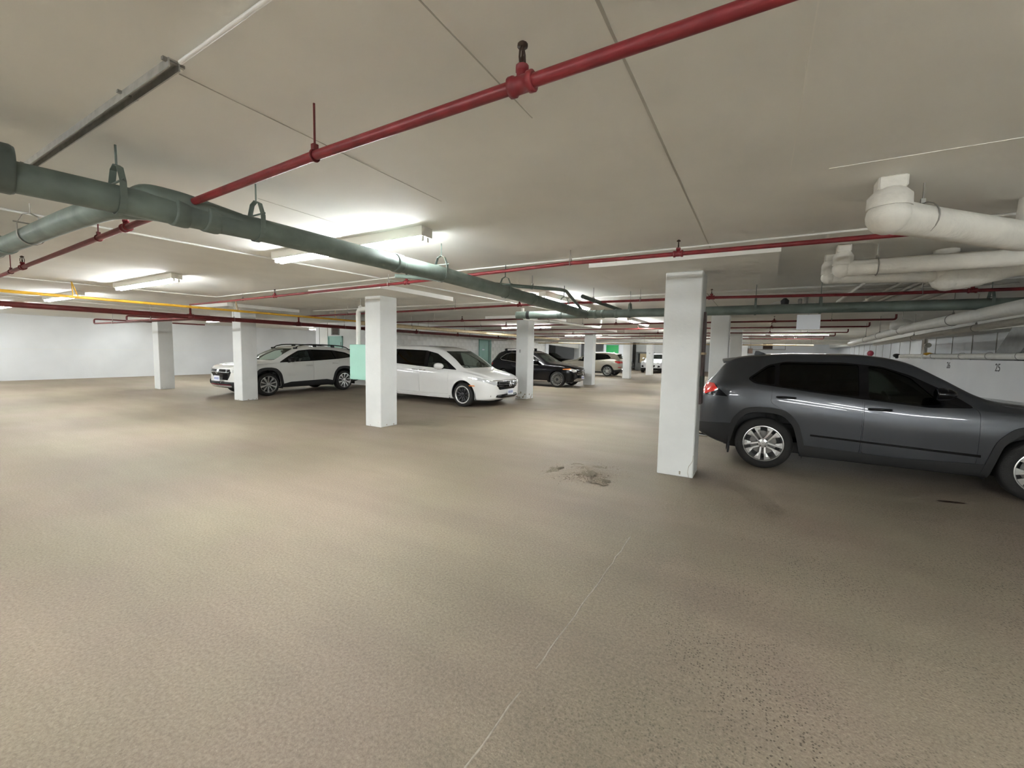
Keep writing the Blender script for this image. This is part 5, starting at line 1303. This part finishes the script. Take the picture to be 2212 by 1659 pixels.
WAGON = dict(SUV, L=4.87, fo=0.98, wb=2.745, tyre=0.352, rim=0.25, style='petal', paint='paint_white', ns=84, roof_z=1.56, cowl=1.18, seat_s=2.25,
  top=[(0, .74), (.02, .82), (.08, .90), (.2, .95), (.6, 1.01), (1.08, 1.06), (1.2, 1.10), (1.6, 1.31), (1.95, 1.47), (2.2, 1.53), (2.7, 1.565), (3.5, 1.555), (4.1, 1.5), (4.35, 1.43), (4.6, 1.2), (4.72, 1.06), (4.8, .98), (4.85, .88), (4.87, .78)],
  belt=[(0, .68), (.1, .82), (.3, .90), (.8, .96), (1.3, .99), (2.5, 1.04), (3.5, 1.10), (4.1, 1.16), (4.5, 1.1), (4.72, .98), (4.87, .74)],
  half=[(0, .58), (.03, .68), (.1, .79), (.25, .87), (.5, .915), (.9, .935), (4.0, .935), (4.4, .90), (4.7, .83), (4.83, .74), (4.87, .66)],
  roofw=[(0, .45), (.2, .66), (.6, .74), (1.1, .80), (1.25, .79), (1.95, .66), (2.4, .63), (3.6, .61), (4.3, .58), (4.6, .62), (4.87, .5)],
  bottom=[(0, .40), (.06, .32), (.2, .26), (.5, .24), (1.0, .23), (3.7, .23), (4.3, .28), (4.7, .36), (4.87, .48)],
  dlo=[(1.36, 1.02), (2.5, 1.06), (3.5, 1.12), (4.0, 1.18), (4.12, 1.24), (3.9, 1.35), (3.4, 1.425), (2.5, 1.44), (2.1, 1.40), (1.7, 1.21)],
  windows=[([(1.62, 1.05), (2.44, 1.075), (2.44, 1.41), (2.14, 1.375), (1.82, 1.22)], 'glass_clear'),
           ([(2.56, 1.085), (3.40, 1.125), (3.34, 1.405), (2.56, 1.415)], 'glass_tint'),
           ([(3.47, 1.135), (3.98, 1.195), (4.06, 1.24), (3.86, 1.33), (3.47, 1.395)], 'glass_tint')],
  screens=[('windscreen', [(.70, 1.085), (.575, 1.46)], 1.05, 2.3, 'glass_clear'), ('rear_window', [(.56, 1.10), (.50, 1.40)], 4.3, 4.9, 'glass_tint')],
  doors=[('front_door', [(1.36, .36), (1.36, .98), (1.45, 1.08), (2.5, 1.2), (2.5, .36)]), ('rear_door', [(2.51, .36), (2.51, 1.2), (3.52, 1.25), (3.52, .95), (3.28, .8), (3.1, .36)])],
  handles=dict(front_door=(2.34, .93), rear_door=(3.34, .98)), hood=[(.17, .60), (.5, .70), (1.12, .785)], hoodz=.84, mirror=(1.66, 1.10), mirror_mat='gloss_black', handle_mat='paint_white',
  square_arch=True, arch=0.425, flare=(0.085, 'cladding'), rails=(2.0, 4.25, 0.075, 'gloss_black'), plate=(-.02, .55, 1),
  applied=[('side_skirt', [(1.25, .18), (1.25, .30), (1.7, .40), (3.0, .43), (3.35, .36), (3.35, .18)], 'y', 0, .7, 'cladding', .012),
           ('bumper_skirt', [(4.2, .18), (4.2, .55), (5, .55), (5, .18)], 'y', 0, .02, 'cladding', .010),
           ('bumper_skirt', [(-.1, .18), (-.1, .44), (.3, .46), (.55, .50), (.56, .18)], 'y', 0, .02, 'cladding', .010),
           ('bumper_accent', [(.55, .355), (.55, .375)], 'xs', -.1, .3, 'cap_red', .014),
           ('skid_plate', [(.52, .29), (.58, .34)], 'xs', -.1, .3, 'lamp_clear', .016),
           ('grille', [(.36, .50), (.56, .72), (.50, .82)], 'xs', -.1, .3, 'gloss_black', .008),
           ('grille_bar', [(.50, .725), (.50, .74)], 'xs', -.1, .3, 'alloy', .014), ('headlight', [(.58, .72), (.60, .80), (.84, .86), (.92, .82), (.86, .72)], 'x', -.1, .6, 'lamp_clear', .008)],
  extra=[badge_ring(-.022, .72, .034, .006, oval=True), ring_y(.17, .74, .42, .075, .012, 'gloss_black', 'fog_ring'), ring_y(.17, -.74, .42, .075, .012, 'gloss_black', 'fog_ring'),
         lambda c, X: ('roof_logo', MB().box(X(2.0), X(1.9), -.5, .5, 1.50, 1.501), 'paint_white')])
WAGON['extra'].pop()

VAN = dict(SUV, L=5.2, fo=0.98, wb=3.0, tyre=0.345, rim=0.245, style='dark', paint='paint_white2', ns=84, roof_z=1.72, cowl=1.05, seat_s=2.3,
  top=[(0, .62), (.02, .72), (.08, .81), (.2, .88), (.5, .965), (.92, 1.065), (1.03, 1.11), (1.4, 1.36), (1.75, 1.555), (2.0, 1.645), (2.4, 1.705), (3.2, 1.73), (4.2, 1.70), (4.75, 1.64), (4.85, 1.56), (5.0, 1.25), (5.1, 1.0), (5.17, .85), (5.2, .7)],
  belt=[(0, .56), (.08, .72), (.25, .83), (.6, .92), (1.1, 1.0), (2.4, 1.07), (3.6, 1.14), (4.7, 1.18), (5.0, 1.08), (5.1, .94), (5.2, .65)],
  half=[(0, .58), (.03, .70), (.1, .82), (.25, .91), (.5, .965), (.9, .99), (4.3, .99), (4.8, .96), (5.1, .88), (5.2, .75)],
  roofw=[(0, .48), (.2, .68), (.9, .83), (1.05, .84), (1.7, .74), (2.1, .70), (4.0, .68), (4.7, .64), (5.0, .68), (5.2, .55)],
  bottom=[(0, .30), (.06, .24), (.2, .2), (.6, .19), (4.5, .2), (5, .3), (5.2, .42)],
  dlo=[(1.22, 1.035), (2.4, 1.09), (3.7, 1.165), (4.75, 1.2), (4.7, 1.56), (3.7, 1.605), (2.5, 1.575), (2.05, 1.49), (1.58, 1.25)],
  windows=[([(1.50, 1.065), (2.33, 1.105), (2.37, 1.535), (2.07, 1.465), (1.68, 1.26)], 'glass_mid'),
           ([(2.46, 1.115), (3.66, 1.185), (3.66, 1.58), (2.50, 1.55)], 'glass_tint'), ([(3.74, 1.19), (4.68, 1.22), (4.62, 1.54), (3.74, 1.58)], 'glass_tint')],
  screens=[('windscreen', [(.76, 1.09), (.655, 1.565)], .9, 2.1, 'glass_clear'), ('rear_window', [(.60, 1.15), (.56, 1.52)], 4.75, 5.3, 'glass_tint')],
  doors=[('front_door', [(1.50, .33), (1.50, 1.2), (2.595, 1.2), (2.595, .33)]), ('sliding_door', [(2.605, .33), (2.605, 1.25), (3.84, 1.3), (3.84, .75), (3.6, .6), (3.45, .33)])],
  handles=dict(front_door=(2.46, .99), sliding_door=(2.76, 1.0)), hood=[(.14, .58), (.5, .74), (.95, .80)], hoodz=.76, mirror=(1.74, 1.13), mirror_k=1.3, seat_mat='seat_grey', mirror_mat='paint_white2', handle_mat='chrome', arch=.40,
  plate=(-.02, .43, 1), fin=4.4, fin_mat='paint_white2',
  applied=[('side_skirt', [(1.4, .15), (1.4, .27), (3.6, .27), (3.6, .15)], 'y', 0, .7, 'paint_white2', .012),
           ('grille', [(.40, .50), (.56, .62), (.52, .74)], 'xs', -.1, .3, 'gloss_black', .008),
           ('grille_bar', [(.50, .695), (.50, .707)], 'xs', -.1, .3, 'chrome', .014), ('grille_bar', [(.52, .645), (.52, .657)], 'xs', -.1, .3, 'chrome', .014), ('grille_bar', [(.48, .595), (.48, .607)], 'xs', -.1, .3, 'chrome', .014),
           ('sunroof', [(2.2, .40), (2.75, .40)], 'z', 1.5, 1.9, 'gloss_black', .003),
           ('grille_strip', [(.66, .755), (.66, .775)], 'xs', -.1, .35, 'chrome', .010),
           ('headlight', [(.54, .64), (.56, .73), (.80, .79), (1.0, .86), (.98, .80), (.80, .69), (.66, .64)], 'x', -.1, .66, 'lamp_clear', .009),
           ('lower_intake', [(.34, .26), (.60, .30), (.54, .36)], 'xs', -.1, .3, 'gloss_black', .008),
           ('side_marker', [(.56, .60), (.58, .63), (.76, .63), (.74, .60)], 'y', 0, .7, 'lamp_amber', .008),
           ('tail_lamp', [(5.3, 1.2), (4.9, 1.18), (4.95, 1.0), (5.3, .98)], 'y', 0, .5, 'lamp_red', .008)],
  extra=[badge_ring(-.024, .64, .06, H=True),
         bar_y(.185, .715, .765, .38, .14, .03, 'gloss_black', 'fog_lamp'), bar_y(.185, -.765, -.715, .38, .14, .03, 'gloss_black', 'fog_lamp'), flap(1.46, .96, .16, .36), flap(1.46, -.96, .16, .36)])

if BUILD_CARS:
    rav, rc = make_car('grey_car', 'dark grey sport utility car parked nose to the right wall', RAV, (1.455, 7.83, 0), 0.0)
    make_car('minivan', 'white minivan facing right beside the column marked 8', VAN, (-8.70, 10.56, 0), 0.0)
    make_car('wagon', 'off-white wagon with black arch cladding behind the third column', WAGON, (-14.65, 9.29, 0), -math.pi / 2, 1.06)
    make_car('black_car', 'black sport utility car with roof bars behind the column marked 8', BLACKCAR, (-9.28, 18.42, 0), 0.0)
    make_car('beige_car', 'beige sport utility car seen from its tail, in the far bays', BEIGECAR, (-10.38, 29.2, 0), math.pi, 1.0, 1)
    make_car('far_car', 'small white car facing the camera beside the column marked 14', FARWHITE, (-7.75, 38.2, 0), -math.pi / 2, 1.0, 1)
    make_car('dark_car', 'dark car with only its nose showing behind the beige car', DARKCAR, (-11.2, 35.2, 0), 0.0, 1.0, 1)
    make_car('shadowed_car', 'black car in shadow between the black car and the beige car hood', DARKCAR, (-17.2, 37.0, 0), 0.0, 1.0, 1)
